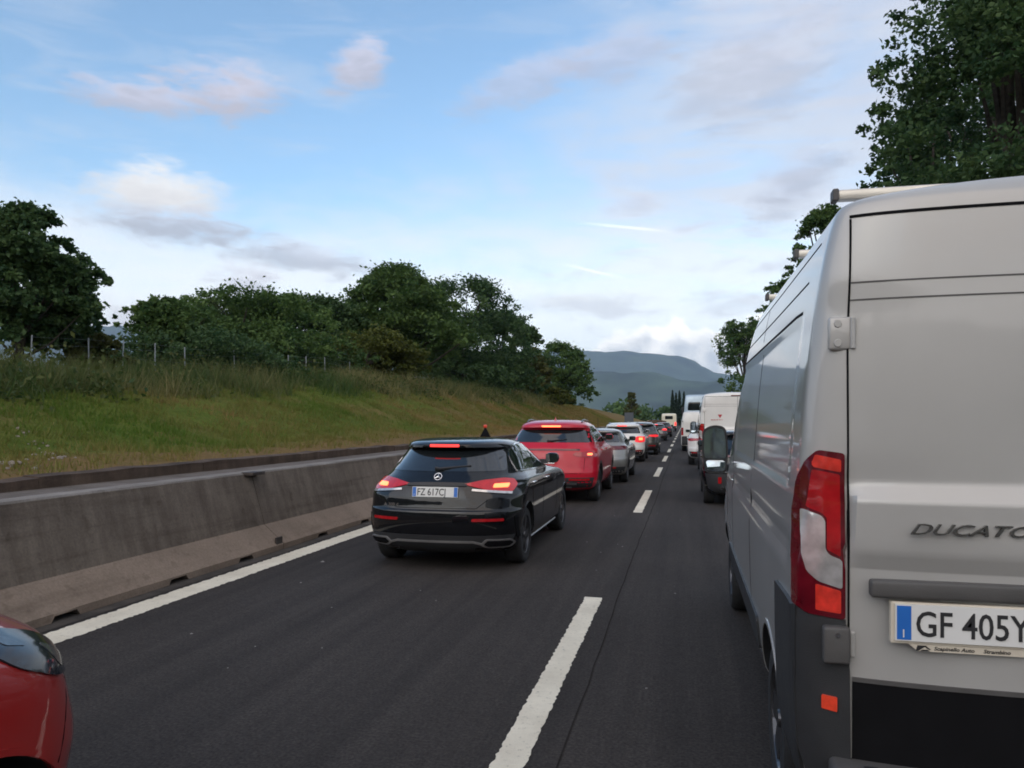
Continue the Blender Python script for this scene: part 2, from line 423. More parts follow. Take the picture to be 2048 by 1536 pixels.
def add_wheel(parent, x, y, r, w, rim_mat=ALLOY, side=1, spokes=5, detail=True):
    """tyre with a spoked rim; x is the outer face"""
    c = (x, y, r); s = side
    prof = [(-s * w, r * 0.62), (-s * w, r * 0.92), (-s * w * .9, r * 0.985), (-s * w * .75, r), (-s * w * .25, r), (-s * w * .1, r * 0.985), (0, r * 0.92), (s * 0.004, r * .80), (0, r * 0.68), (-s * .015, r * 0.66)]
    t = MB().lathe(prof, c=c, n=36).build('wheel', RUBBER, parent, 40); fix_normals(t.data)
    rb = MB(); rr = r * 0.67
    rb.lathe([(-s * .012, rr), (-s * .008, rr * .95), (-s * .03, rr * .90), (-s * .10, rr * .86)], c=c, n=36)
    for k in range(spokes):
        for dd in ((-.13, .13) if detail else (0,)):
            a = 2 * math.pi * k / spokes + dd; ca, sa = math.cos(a), math.sin(a); wd = .028 if detail else .05
            q = []
            for (rad, wid, dep) in ((rr * .12, wd * 1.3, .02), (rr * .93, wd, .012)):
                for sg in (-1, 1):
                    q.append((x - s * dep, y + ca * rad - sa * wid * sg, r + sa * rad + ca * wid * sg))
            q2 = [(p[0] - s * .03, p[1], p[2]) for p in q]
            rb.add(q + q2, [(0, 1, 3, 2), (4, 6, 7, 5), (0, 4, 5, 1), (2, 3, 7, 6), (0, 2, 6, 4), (1, 5, 7, 3)])
    rb.lathe([(-s * .008, .0), (-s * .008, rr * .16), (-s * .03, rr * .2)], c=c, n=20)
    o = rb.build('rim', rim_mat, t); fix_normals(o.data)
    d = MB().lathe([(-s * .11, 0.0), (-s * .11, rr * .88)], c=c, n=28).build('brake_disc', ALLOYD, t)
    return t

# ------------------------------------------------------------------ the setting: ground, road, bank, hills
rng = np.random.default_rng(7); random.seed(7)
def np_mesh(name, V, Fc, material, parent=None, smooth=True):
    V = np.asarray(V, np.float32); Fc = np.asarray(Fc, np.int32); k = Fc.shape[1]
    me = bpy.data.meshes.new(name)
    me.vertices.add(len(V)); me.vertices.foreach_set('co', V.ravel())
    me.loops.add(Fc.size); me.loops.foreach_set('vertex_index', Fc.ravel())
    me.polygons.add(len(Fc)); me.polygons.foreach_set('loop_start', np.arange(0, Fc.size, k, dtype=np.int32))
    if smooth: me.polygons.foreach_set('use_smooth', np.ones(len(Fc), bool))
    me.update(calc_edges=True)
    return link(name, me, material, parent)
def grid_mesh(name, xs, ys, zf, material, parent=None):
    X, Y = np.meshgrid(xs, ys); Z = zf(X, Y)
    V = np.stack([X, Y, Z], -1).reshape(-1, 3); nx, ny = len(xs), len(ys)
    i = np.arange(ny - 1)[:, None] * nx + np.arange(nx - 1)[None, :]
    Fc = np.stack([i, i + 1, i + nx + 1, i + nx], -1).reshape(-1, 4)
    return np_mesh(name, V, Fc, material, parent)
def vnoise(x, y, seed=0):
    """smooth value noise"""
    xi = np.floor(x).astype(int); yi = np.floor(y).astype(int); xf = x - xi; yf = y - yi
    def h(a, b):
        n = (a * 374761393 + b * 668265263 + seed * 1442695) & 0x7fffffff
        n = (n ^ (n >> 13)) * 1274126177 & 0x7fffffff
        return ((n ^ (n >> 16)) & 0xffff) / 65535.0
    u = xf * xf * (3 - 2 * xf); v = yf * yf * (3 - 2 * yf)
    return (h(xi, yi) * (1 - u) + h(xi + 1, yi) * u) * (1 - v) + (h(xi, yi + 1) * (1 - u) + h(xi + 1, yi + 1) * u) * v
def fbm(x, y, seed=0, o=4):
    s = 0; a = 0.5
    for k in range(o): s = s + a * vnoise(x * 2 ** k, y * 2 ** k, seed + k); a *= 0.5
    return s

def asphalt_mat():
    mt = bpy.data.materials.new('asphalt'); mt.use_nodes = True; nt = mt.node_tree; L = nt.links; b = nt.nodes['Principled BSDF']
    tc = nt.nodes.new('ShaderNodeTexCoord'); o = tc.outputs['Object']
    def noise(s, d=4, r=0.6, vec=o):
        n = nt.nodes.new('ShaderNodeTexNoise'); n.inputs['Scale'].default_value = s; n.inputs['Detail'].default_value = d; n.inputs['Roughness'].default_value = r
        L.new(vec, n.inputs['Vector']); return n.outputs[0]
    def ramp(f, p0, c0, p1, c1):
        r = nt.nodes.new('ShaderNodeValToRGB'); r.color_ramp.elements[0].position = p0; r.color_ramp.elements[1].position = p1
        r.color_ramp.elements[0].color = (*c0, 1); r.color_ramp.elements[1].color = (*c1, 1); L.new(f, r.inputs[0]); return r.outputs[0]
    def mix(mode, f, a, c):
        n = nt.nodes.new('ShaderNodeMix'); n.data_type = 'RGBA'; n.blend_type = mode; n.inputs['Factor'].default_value = f
        L.new(a, n.inputs[6]); L.new(c, n.inputs[7]); return n.outputs[2]
    mp = nt.nodes.new('ShaderNodeMapping'); L.new(o, mp.inputs[0]); mp.inputs['Scale'].default_value = (1.3, 0.045, 1)
    vo = nt.nodes.new('ShaderNodeTexVoronoi'); vo.inputs['Scale'].default_value = 70; L.new(o, vo.inputs['Vector'])
    c = ramp(noise(55, 3), 0.32, (0.036, 0.032, 0.030), 0.7, (0.078, 0.069, 0.063))
    c = mix('MULTIPLY', 0.75, c, ramp(noise(3.0, 6, 0.6, mp.outputs[0]), 0.3, (0.62, 0.62, 0.63), 0.72, (1.18, 1.16, 1.13)))
    c = mix('MULTIPLY', 0.6, c, ramp(noise(0.5, 5), 0.35, (0.80, 0.80, 0.80), 0.7, (1.1, 1.1, 1.1)))
    c = mix('MULTIPLY', 0.8, c, ramp(noise(14, 6, 0.75), 0.3, (0.74, 0.74, 0.74), 0.7, (1.16, 1.16, 1.16)))
    chip = ramp(vo.outputs['Distance'], 0.03, (1.0, 1.0, 1.0), 0.09, (0, 0, 0))
    pick = ramp(noise(31, 1), 0.60, (0, 0, 0), 0.66, (1, 1, 1))
    mk = mix('MULTIPLY', 1.0, chip, pick)
    ad = mix('ADD', 0.05, c, mk)
    L.new(ad, b.inputs['Base Color'])
    b.inputs['Roughness'].default_value = 0.9; b.inputs['Specular IOR Level'].default_value = 0.15
    bp = nt.nodes.new('ShaderNodeBump'); bp.inputs['Strength'].default_value = 0.55; bp.inputs['Distance'].default_value = 0.012
    L.new(noise(90, 4, 0.7), bp.inputs['Height']); L.new(bp.outputs[0], b.inputs['Normal'])
    return mt
ASPHALT = asphalt_mat()
def line_paint():
    mt = bpy.data.materials.new('line_paint'); mt.use_nodes = True; nt = mt.node_tree; L = nt.links; b = nt.nodes['Principled BSDF']
    tc = nt.nodes.new('ShaderNodeTexCoord')
    def noise(s, d, r):
        n = nt.nodes.new('ShaderNodeTexNoise'); n.inputs['Scale'].default_value = s; n.inputs['Detail'].default_value = d; n.inputs['Roughness'].default_value = r
        L.new(tc.outputs['Object'], n.inputs['Vector']); return n.outputs[0]
    def ramp(f, st):
        r = nt.nodes.new('ShaderNodeValToRGB'); e = r.color_ramp.elements
        e[0].position, e[0].color = st[0][0], (*st[0][1], 1); e[1].position, e[1].color = st[-1][0], (*st[-1][1], 1)
        for p, c in st[1:-1]: e.new(p).color = (*c, 1)
        L.new(f, r.inputs[0]); return r.outputs[0]
    worn = ramp(noise(26, 9, .78), [(.30, (.10, .09, .08)), (.37, (.55, .50, .40)), (.43, (.80, .73, .58)), (.75, (.84, .77, .62))])
    grime = ramp(noise(2.2, 6, .65), [(.3, (.74, .72, .70)), (.65, (1, 1, 1))])
    mx = nt.nodes.new('ShaderNodeMix'); mx.data_type = 'RGBA'; mx.blend_type = 'MULTIPLY'; mx.inputs['Factor'].default_value = .8
    L.new(worn, mx.inputs[6]); L.new(grime, mx.inputs[7]); L.new(mx.outputs[2], b.inputs['Base Color']); b.inputs['Roughness'].default_value = .85
    bp = nt.nodes.new('ShaderNodeBump'); bp.inputs['Strength'].default_value = .4; bp.inputs['Distance'].default_value = .01; L.new(noise(90, 5, .7), bp.inputs['Height']); L.new(bp.outputs[0], b.inputs['Normal'])
    return mt
LINEP = line_paint()
DIRT = mat('gutter_dirt', (0.055, 0.045, 0.036), 0.95, var=0.4, scale=5, bump=0.5, bscale=30, detail=8)
ground_m = mat('field_ground', (0.055, 0.075, 0.028), 0.95, var=0.45, scale=0.02, detail=8)
g = grid_mesh('ground', np.concatenate([np.linspace(-16000, -300, 12), np.linspace(-200, 200, 9), np.linspace(300, 16000, 12)]),
              np.concatenate([np.linspace(-6000, -100, 8), np.linspace(0, 1000, 8), np.linspace(1500, 16000, 16)]), lambda X, Y: np.full(X.shape, -0.35), ground_m)
tag(g, kind='structure')
road = grid_mesh('road', np.linspace(-6.4, 6.6, 14), np.linspace(-25, 700, 146), lambda X, Y: np.zeros(X.shape), ASPHALT); tag(road, kind='structure')
vg = grid_mesh('roadside_verge', np.linspace(6.55, 40, 30), np.linspace(-25, 700, 120), lambda X, Y: np.clip((X - 7.2) * 0.10, -0.05, 3) + 0.25 * fbm(X * .4, Y * .2, 5),
               mat('verge_grass', (0.060, 0.085, 0.028), 0.95, var=0.4, scale=1.2, detail=8)); tag(vg, kind='structure')

def marking(name, x0, x1, y0, y1, parent, jag=0.010, step=0.06, z=0.004):
    n = max(4, int((y1 - y0) / step)); ys = np.linspace(y0, y1, n + 1)
    j = lambda: jag * (rng.random(n + 1) - 0.5) * 2
    a = x0 + j(); b = x1 + j()
    V = np.zeros((2 * (n + 1), 3)); V[0::2, 0] = a; V[1::2, 0] = b
    yj = ys.copy(); V[0::2, 1] = yj; V[1::2, 1] = yj; V[:, 2] = z
    V[0, 1] += jag * 2; V[-1, 1] -= jag * 1.5
    i = np.arange(n) * 2; Fc = np.stack([i, i + 1, i + 3, i + 2], -1)
    return np_mesh(name, V, Fc, LINEP, parent, False)
marking('edge_line', -4.80, -4.52, -20, 60, road, 0.012, 0.03)
marking('edge_line', -4.80, -4.52, 60, 600, road, 0.0, 5)
marking('edge_line', 3.05, 3.30, -20, 60, road, 0.012, 0.1)
marking('edge_line', 3.05, 3.30, 60, 600, road, 0.0, 5)
for k, (y0, y1) in enumerate([(2.75, 7.15), (13.85, 18.3), (22.8, 27.2), (31.2, 35.9)] + [(40.2 + 8.9 * i, 44.7 + 8.9 * i) for i in range(24)]):
    marking('lane_dash', -0.905, -0.745, y0, y1, road, 0.007 if y0 < 30 else 0, 0.03 if y0 < 30 else 0.5)
# longitudinal construction joint beside the dashes
jt = MB()
yy = -5.0; xx = -0.62
while yy < 45:
    x2 = -0.60 + 0.012 * math.sin(yy * 0.5) + random.uniform(-.008, .008)
    jt.add([(xx - .005, yy, .003), (xx + .005, yy, .003), (x2 + .005, yy + .35, .003), (x2 - .005, yy + .35, .003)], [(0, 1, 2, 3)]); xx = x2; yy += .35
jt.build('paving_joint', mat('joint_sealant', (0.032, 0.029, 0.027), 0.95, spec=0.0), road)
# loose grit lying on the asphalt
pb = MB()
for k in range(36):
    y = random.uniform(2.2, 14); x = random.uniform(-4.4, 0.2); s = random.uniform(.004, .012) * (1.9 if k % 13 == 0 else 1)
    a = random.random() * 6
    q = [(x + s * random.uniform(.7, 1.3) * math.cos(a + i * 1.257), y + s * random.uniform(.7, 1.6) * math.sin(a + i * 1.257), .002) for i in range(5)]
    pb.add(q + [(x, y, .002 + s * .6)], [(i, (i + 1) % 5, 5) for i in range(5)])
tag(pb.build('grit', mat('pale_grit', (0.22, 0.21, 0.20), 0.9, var=0.4)), 'pale grit and chippings scattered over the dark asphalt', 'grit', kind='stuff')
# dirt along the foot of the barrier
dg_ = grid_mesh('dirt_strip', np.linspace(-5.30, -4.86, 7), np.linspace(-20, 140, 320), lambda X, Y: 0.004 + 0.035 * np.clip((-4.95 - X) / .3, 0, 1) * fbm(X * 3, Y * 1.1, 9), DIRT, road)

# ---- grassy bank
def bank_top(Y):
    t = np.interp(Y, [-30, 8, 20, 34, 60, 110, 150, 200, 260], [1.9, 2.15, 2.75, 3.35, 3.6, 3.6, 3.2, 2.4, 1.0]); return t
def bank_z(X, Y):
    d = -X - 6.95                                        # metres behind the low wall
    zt = bank_top(Y)
    s = np.clip((d - 0.7) / 7.6, 0, 1); s = s * s * (3 - 2 * s)
    z = 1.02 + 0.10 * np.clip(d, 0, 1) + (zt - 1.12) * s
    z = z + np.clip(d - 8.3, 0, 60) * 0.012
    z = z + (fbm(X * .55, Y * .40, 3) - .47) * .34 * np.clip(d / 2, 0, 1) + (fbm(X * 2.2, Y * 1.7, 11) - .47) * .10 * np.clip(d, 0, 1)
    fall = np.clip((Y - 190) / 90, 0, 1)
    return z * (1 - fall) + (-0.4) * fall - np.clip(d - 26, 0, 60) * 0.15
def bank_mat():
    mt = bpy.data.materials.new('bank_grass'); mt.use_nodes = True; nt = mt.node_tree; L = nt.links; b = nt.nodes['Principled BSDF']
    tc = nt.nodes.new('ShaderNodeTexCoord'); o = tc.outputs['Object']
    def noise(s, d=6, r=.6):
        n = nt.nodes.new('ShaderNodeTexNoise'); n.inputs['Scale'].default_value = s; n.inputs['Detail'].default_value = d; n.inputs['Roughness'].default_value = r
        L.new(o, n.inputs['Vector']); return n.outputs[0]
    r1 = nt.nodes.new('ShaderNodeValToRGB'); e = r1.color_ramp.elements
    e[0].position = .30; e[0].color = (0.080, 0.130, 0.016, 1); e[1].position = .72; e[1].color = (0.215, 0.140, 0.055, 1)
    k = e.new(.52); k.color = (0.130, 0.155, 0.026, 1)
    sx = nt.nodes.new('ShaderNodeSeparateXYZ'); L.new(o, sx.inputs[0])
    def mr(v, a, c, lo, hi):
        n = nt.nodes.new('ShaderNodeMapRange'); L.new(v, n.inputs[0]); n.inputs[1].default_value = a; n.inputs[2].default_value = c; n.inputs[3].default_value = lo; n.inputs[4].default_value = hi; return n.outputs[0]
    def add(a, c):
        n = nt.nodes.new('ShaderNodeMath'); L.new(a, n.inputs[0]); L.new(c, n.inputs[1]); return n.outputs[0]
    f = add(noise(.35), mr(sx.outputs[0], -9.3, -7.0, 0, .34))         # dry and brown close to the wall
    f = add(f, mr(sx.outputs[1], 22, 50, -0.02, .22))                   # and further along
    L.new(f, r1.inputs[0])
    r2 = nt.nodes.new('ShaderNodeValToRGB'); r2.color_ramp.elements[0].position = .3; r2.color_ramp.elements[1].position = .7
    r2.color_ramp.elements[0].color = (.55, .55, .55, 1); r2.color_ramp.elements[1].color = (1.2, 1.2, 1.2, 1); L.new(noise(9, 8, .75), r2.inputs[0])
    mx = nt.nodes.new('ShaderNodeMix'); mx.data_type = 'RGBA'; mx.blend_type = 'MULTIPLY'; mx.inputs['Factor'].default_value = .9
    L.new(r1.outputs[0], mx.inputs[6]); L.new(r2.outputs[0], mx.inputs[7]); L.new(mx.outputs[2], b.inputs['Base Color'])
    b.inputs['Roughness'].default_value = .95; b.inputs['Specular IOR Level'].default_value = .1
    bp = nt.nodes.new('ShaderNodeBump'); bp.inputs['Strength'].default_value = .8; bp.inputs['Distance'].default_value = .08; L.new(noise(14, 6, .7), bp.inputs['Height']); L.new(bp.outputs[0], b.inputs['Normal'])
    return mt
BANKM = bank_mat()
ys = np.concatenate([np.arange(-30, 70, .35), np.arange(70, 300, 1.5)])
bank = grid_mesh('grassy_bank', np.concatenate([np.arange(-60, -18, 2.0), np.arange(-18, -6.85, .22), [-6.86]]), ys, bank_z, BANKM); tag(bank, kind='structure')

# ---- hills far behind, in two ranges
def hills(name, dist, depth, prof, seed, material, rough):
    ax = np.linspace(R(-75), R(60), 420); rows = np.linspace(0, 1, 26)
    pa = [azel(px, py)[0] for px, py in prof]; pe = [azel(px, py)[1] for px, py in prof]
    A, T = np.meshgrid(ax, rows); H = np.interp(A, pa, np.tan(pe)) * (dist + depth * .6)
    shape = np.sin(np.clip(T / .6, 0, 1) * math.pi / 2) ** 1.25 * np.where(T > .6, np.cos((T - .6) / .4 * math.pi / 2), 1)
    D = dist + depth * T
    Z = H * shape * (1 + rough * (fbm(A * 26, T * 5, seed, 6) - .5) * (1.1 - shape * .75)) + 14 * (fbm(A * 90, T * 14, seed + 5) - .5)
    V = np.stack([np.sin(A) * D, np.cos(A) * D, Z - 25 * (T < .02)], -1).reshape(-1, 3)
    nx = len(ax); i = np.arange(len(rows) - 1)[:, None] * nx + np.arange(nx - 1)[None, :]
    Fc = np.stack([i, i + 1, i + nx + 1, i + nx], -1).reshape(-1, 4)
    o = np_mesh(name, V, Fc, material); tag(o, kind='structure'); return o
HILLM = mat('wooded_hills', (0.040, 0.060, 0.032), 1.0, var=0.75, scale=0.004, detail=12, spec=0.1)
hills('far_hills', 7200, 2600, [(-1500, 700), (-200, 655), (120, 652), (230, 650), (330, 668), (600, 715), (830, 722), (1000, 712), (1120, 700), (1200, 703), (1270, 706), (1345, 710), (1385, 722), (1430, 745), (1480, 752), (1600, 760), (2000, 770), (3500, 760)], 21, HILLM, .5)
hills('near_hills', 4300, 1500, [(-1500, 770), (0, 745), (230, 735), (500, 765), (800, 752), (900, 745), (1100, 738), (1180, 738), (1240, 744), (1300, 746), (1380, 756), (1470, 768), (1600, 775), (2000, 770), (3500, 780)], 33, HILLM, .7)

# wooded ridge behind the camera (it shows in the paintwork and hides the low sun)
ax = np.linspace(R(112), R(262), 160); rows = np.linspace(0, 1, 16); A, Tt = np.meshgrid(ax, rows)
Zb = (75 + 45 * np.cos((A - R(215)) * 1.6) + 26 * (fbm(A * 9, Tt * 2, 51) - .5)) * np.sin(np.clip(Tt, 0, 1) * math.pi / 2) * np.clip(np.minimum(A - R(112), R(262) - A) / .35, 0, 1) + 6 * (fbm(A * 120, Tt * 20, 53) - .5)
D = 300 + 260 * Tt; V = np.stack([np.sin(A) * D, np.cos(A) * D, Zb - 1.5], -1).reshape(-1, 3)
i = np.arange(15)[:, None] * 160 + np.arange(159)[None, :]
tag(np_mesh('wooded_ridge', V, np.stack([i, i + 1, i + 161, i + 160], -1).reshape(-1, 4), HILLM), kind='structure')

# ------------------------------------------------------------------ trees and grass
def leaf_mat(name, dark, light, trans=0.35):
    mt = bpy.data.materials.new(name); mt.use_nodes = True; nt = mt.node_tree; L = nt.links; b = nt.nodes['Principled BSDF']
    at = nt.nodes.new('ShaderNodeAttribute'); at.attribute_name = 'tint'
    rp = nt.nodes.new('ShaderNodeValToRGB'); rp.color_ramp.elements[0].color = (*dark, 1); rp.color_ramp.elements[1].color = (*light, 1)
    L.new(at.outputs['Fac'], rp.inputs[0]); L.new(rp.outputs[0], b.inputs['Base Color'])
    b.inputs['Roughness'].default_value = .6; b.inputs['Specular IOR Level'].default_value = .25
    tr = nt.nodes.new('ShaderNodeBsdfTranslucent'); L.new(rp.outputs[0], tr.inputs[0])
    mx = nt.nodes.new('ShaderNodeMixShader'); mx.inputs[0].default_value = trans
    L.new(b.outputs[0], mx.inputs[1]); L.new(tr.outputs[0], mx.inputs[2]); L.new(mx.outputs[0], nt.nodes['Material Output'].inputs[0])
    return mt
OAK = leaf_mat('oak_leaves', (0.040, 0.088, 0.024), (0.132, 0.205, 0.054))
OAKD = leaf_mat('dark_oak_leaves', (0.028, 0.070, 0.026), (0.104, 0.165, 0.054))
YELL = leaf_mat('yellowish_leaves', (0.050, 0.070, 0.012), (0.140, 0.150, 0.028))
BROWNL = leaf_mat('olive_leaves', (0.055, 0.068, 0.018), (0.140, 0.140, 0.040))
CYP = leaf_mat('cypress_leaves', (0.008, 0.022, 0.012), (0.030, 0.052, 0.026), .1)
BARK = mat('bark', (0.050, 0.040, 0.032), .95, var=.4, scale=6, bump=.8, bscale=14)

def tri_leaves(C, size, gen, flat=.0, aspect=1.7):
    """one folded leaf (two triangles) at each centre"""
    n = len(C)
    d = gen.normal(size=(n, 3)); d[:, 2] = d[:, 2] * (1 - flat) - .15; d /= np.linalg.norm(d, axis=1)[:, None]
    e = gen.normal(size=(n, 3)); e -= d * np.sum(e * d, 1)[:, None]; e /= np.linalg.norm(e, axis=1)[:, None]
    nn = np.cross(d, e)
    s = (size * gen.uniform(.6, 1.35, n))[:, None]
    V = np.empty((n, 4, 3)); V[:, 0] = C - d * s * aspect * .5; V[:, 1] = C + e * s * .5 + nn * s * .16; V[:, 2] = C + d * s * aspect * .5; V[:, 3] = C - e * s * .5 + nn * s * .16
    return V.reshape(-1, 3), np.arange(4 * n).reshape(-1, 4)
def make_crown(name, C, tint, size, gen, material, parent, flat=0.0):
    V, Fc = tri_leaves(C, size, gen, flat)
    o = np_mesh(name, V, Fc, material, parent, False)
    a = o.data.attributes.new('tint', 'FLOAT', 'FACE'); a.data.foreach_set('value', tint.astype(np.float32))
    return o
def tree(label, base, H, rx, material, seed, leaf=.16, n=9000, low=.22, lobes=22, cat='tree', group=None, name='oak_tree', spread=1.0, ry=None, trunk_r=None, lean=(0, 0), top_pow=1.0, bark=BARK):
    gen = np.random.default_rng(seed); ry = ry or rx
    root = empty(name, base); tag(root, label, cat, group)
    cz0, cz1 = H * low, H * .95
    tb = MB(); tr = trunk_r or H * .022
    tp = [Vector((0, 0, -.3))]
    for k in range(1, 7):
        t = k / 6; tp.append(Vector((lean[0] * t + gen.normal() * .03 * H * t, lean[1] * t + gen.normal() * .03 * H * t, H * .78 * t)))
    tb.tube(tp, [tr * (1.25 - 1.05 * i / 6) for i in range(7)], 8)
    # crown: leaf clumps spread through an uneven volume, thinner where the noise leaves gaps
    m_ = n // 45; cand = m_ * 3
    t = gen.random(cand) ** .85; a = gen.random(cand) * 2 * math.pi
    ph = gen.random(6) * 6.28
    prof = np.sin(math.pi * np.clip(.14 + .80 * t ** top_pow, 0, 1)) ** .60
    lump = 1 + .18 * np.sin(2 * a + ph[0] + 3 * t) + .17 * np.sin(3 * a + ph[1] - 7 * t) + .15 * np.sin(5 * a + ph[2] + 13 * t) + .15 * np.sin(19 * t + ph[3] + a)
    rad = np.sqrt(gen.random(cand)) ** .95 * prof * lump * .92
    spray = gen.random(cand) < .13; rad = np.where(spray, prof * lump * gen.uniform(.98, 1.22, cand), rad)
    Q = np.stack([np.cos(a) * rad * rx + lean[0] * t, np.sin(a) * rad * ry + lean[1] * t, cz0 + (cz1 - cz0) * (.03 + .92 * t)], -1)
    Q[:, 2] += (1 - rad ** 2) * .05 * H
    fr_ = 3.4 / rx * .55
    dens = fbm(Q[:, 0] * fr_ + 50, Q[:, 2] * fr_ + 50, seed, 3) * .5 + fbm(Q[:, 1] * fr_ + 90, Q[:, 2] * fr_ + 20, seed + 3, 3) * .5
    order = np.argsort(-(dens + gen.random(cand) * .16 * spread + np.where(spray, .10, 0))); Q = Q[order[:m_]]; small = spray[order[:m_]]
    k = np.repeat(np.arange(m_), 45); cr = rx * gen.uniform(.055, .12, m_) * np.where(small, .55, 1)
    P = Q[k] + gen.normal(size=(len(k), 3)) * cr[k][:, None] * np.array([1, 1, .65])
    tint = np.clip(gen.normal(.42, .20, m_)[k] + gen.normal(0, .16, len(k)), 0, 1)
    for j in range(0, m_, max(1, m_ // lobes)):
        c = Q[j]; i = int(np.clip(c[2] / (H * .78) * 6 * .62, 1, 5)); s = tp[i]
        mid = s.lerp(Vector(c), .5) + Vector((0, 0, -.05 * H * gen.random()))
        tb.tube([s, mid, Vector(c)], [tr * .42 * (1 - i / 9), tr * .24, tr * .07], 5)
    tb.build('trunk', bark, root, 60)
    P[:, 2] = np.maximum(P[:, 2], -.05)
    make_crown('crown', P, tint, leaf, gen, material, root, .25)
    return root
def bz(X, Y): return float(bank_z(np.array([float(X)]), np.array([float(Y)]))[0])
def place(px, X):                       # foot on the bank at lateral distance X in the direction of that photo column
    p = atX(px, 840, X); return (X, p.y, bz(X, p.y) - .1)
def h_for(px, py, base):                # height that reaches photo row py
    p = Vector(base); t = math.hypot(p.x, p.y) / math.hypot(*ray(px, py)[:2])
    return CH + ray(px, py)[2] * t - base[2]
def bank_tree(label, px, py, X, w_px, material, seed, **k):
    b = place(px, X); H = h_for(px, py, b)
    t = b[1] / ray(px, 840)[1]; rx = w_px / F * t / 2 * 1.12; k['n'] = int(k['n'] * 1.9); k['leaf'] *= .86
    return tree(label, b, H, rx, material, seed, **k)
G1 = 'trees along the top of the bank'
bank_tree('tall loose-leaved dark oak at the bare end of the bank, apart from the others', 40, 405, -17.5, 185, OAKD, 101, n=25299, leaf=.10, low=.12, lobes=26, spread=.45, group=G1)
bank_tree('half-bare oak leaning from behind the tall loose dark oak', 140, 480, -19.5, 105, OAKD, 108, n=10400, leaf=.10, low=.05, lobes=20, spread=.35, group=G1)
bank_tree('low thin bush at the foot of the tall loose dark oak', 190, 665, -17, 80, BROWNL, 102, n=4680, leaf=.09, low=.02, lobes=14, name='bush', cat='bush')
bank_tree('loose small-leaved oak at the open end of the middle thicket', 335, 592, -20, 140, OAK, 103, n=8100, leaf=.11, low=.04, lobes=18, spread=.4, group=G1)
bank_tree('broad rounded oak forming the middle of the thicket', 490, 572, -21.5, 270, OAK, 104, n=23400, leaf=.13, low=.01, lobes=32, group=G1)
bank_tree('low spreading shrub below the broad rounded oak', 400, 665, -18.5, 240, OAKD, 105, n=11700, leaf=.10, low=.0, lobes=22, name='shrub', cat='shrub')
bank_tree('dark oak between the broad rounded oak and the tallest oak', 645, 588, -24, 170, OAKD, 106, n=12750, leaf=.16, low=.02, lobes=20, group=G1)
bank_tree('dark oak standing behind the yellow-green young tree', 700, 600, -26, 150, OAK, 121, n=10400, leaf=.17, low=.0, lobes=18, group=G1)
bank_tree('low dark shrub between the broad rounded oak and the yellow-green tree', 590, 690, -19.5, 190, OAKD, 122, n=10400, leaf=.12, low=.0, lobes=18, name='shrub', cat='shrub')
bank_tree('leafy oak behind the broad rounded oak', 560, 590, -25, 200, OAK, 123, n=12000, leaf=.16, low=.0, lobes=18, group=G1)
bank_tree('yellow-green young tree standing before the tallest oak', 735, 655, -18.0, 170, YELL, 107, n=10500, leaf=.13, low=.0, lobes=20, name='young_tree')
bank_tree('tallest twin-headed oak on the bank, its dark trunk showing', 800, 535, -20, 200, OAK, 109, n=19200, leaf=.18, low=.24, lobes=26, group=G1, trunk_r=.34)
bank_tree('tall full oak touching the tallest oak', 925, 555, -20.5, 215, OAKD, 110, n=20800, leaf=.19, low=.02, lobes=30, group=G1)
bank_tree('oak stepping down at the road end of the tall group', 992, 620, -19.0, 130, OAKD, 111, n=12750, leaf=.2, low=.0, lobes=20, group=G1)
bank_tree('brownish thin tree behind the end of the tall group', 1062, 690, -18, 70, BROWNL, 112, n=3500, leaf=.28, low=.0, lobes=12, name='thin_tree')
bank_tree('detached round oak beyond the tall group', 1118, 684, -19.5, 105, OAK, 113, n=11200, leaf=.28, low=.0, lobes=20, group=G1)
bank_tree('small oak filling the gap before the detached round oak', 1048, 650, -22, 80, OAKD, 114, n=4500, leaf=.34, low=.0, lobes=14, group=G1)
bank_tree('bright low bush on the bank below the detached round oak', 1100, 778, -14.5, 70, YELL, 115, n=3200, leaf=.24, low=.0, lobes=12, name='bush', cat='bush')
bank_tree('grey-green bush beside the bright low bush', 1130, 790, -15, 50, OAK, 116, n=2200, leaf=.26, low=.0, lobes=10, name='bush', cat='bush')
bank_tree('dark understorey shrub on the slope below the tall full oak', 960, 735, -16.5, 150, OAKD, 117, n=6240, leaf=.16, low=.0, lobes=18, name='shrub', cat='shrub')
bank_tree('shrub at the foot of the oak stepping down', 1030, 745, -16.5, 90, OAKD, 118, n=3600, leaf=.24, low=.0, lobes=14, name='shrub', cat='shrub')
# right-hand row beyond the lorries
G2 = 'tall trees on the right verge'
def right_tree(label, px, py, X, w_px, material, seed, **k):
    p = atX(px, 840, X); b = (X, p.y, .2); H = h_for(px, py, b); t = b[1] / ray(px, 840)[1]
    return tree(label, b, H, w_px / F * t / 2, material, seed, group=G2, **k)
right_tree('massive dark tree overhanging the silver van', 2020, -260, 10.5, 420, OAKD, 201, n=70400, leaf=.12, low=.06, lobes=46)
right_tree('dense dark tree rising behind the massive one', 2010, -120, 15.5, 400, OAKD, 206, n=55000, leaf=.13, low=.04, lobes=40)
right_tree('lower dense tree filling the gap behind the tall dark tree', 1830, 285, 14.5, 190, OAKD, 207, n=26000, leaf=.15, low=.04, lobes=24)
right_tree('tall dark tree behind the silver van, next to the massive one', 1840, 190, 10.5, 215, OAKD, 202, n=38400, leaf=.13, low=.05, lobes=34)
right_tree('pointed tree seen over the roof edge of the silver van', 1655, 395, 9.5, 150, OAK, 203, n=19500, leaf=.15, low=.05, lobes=26, spread=.85)
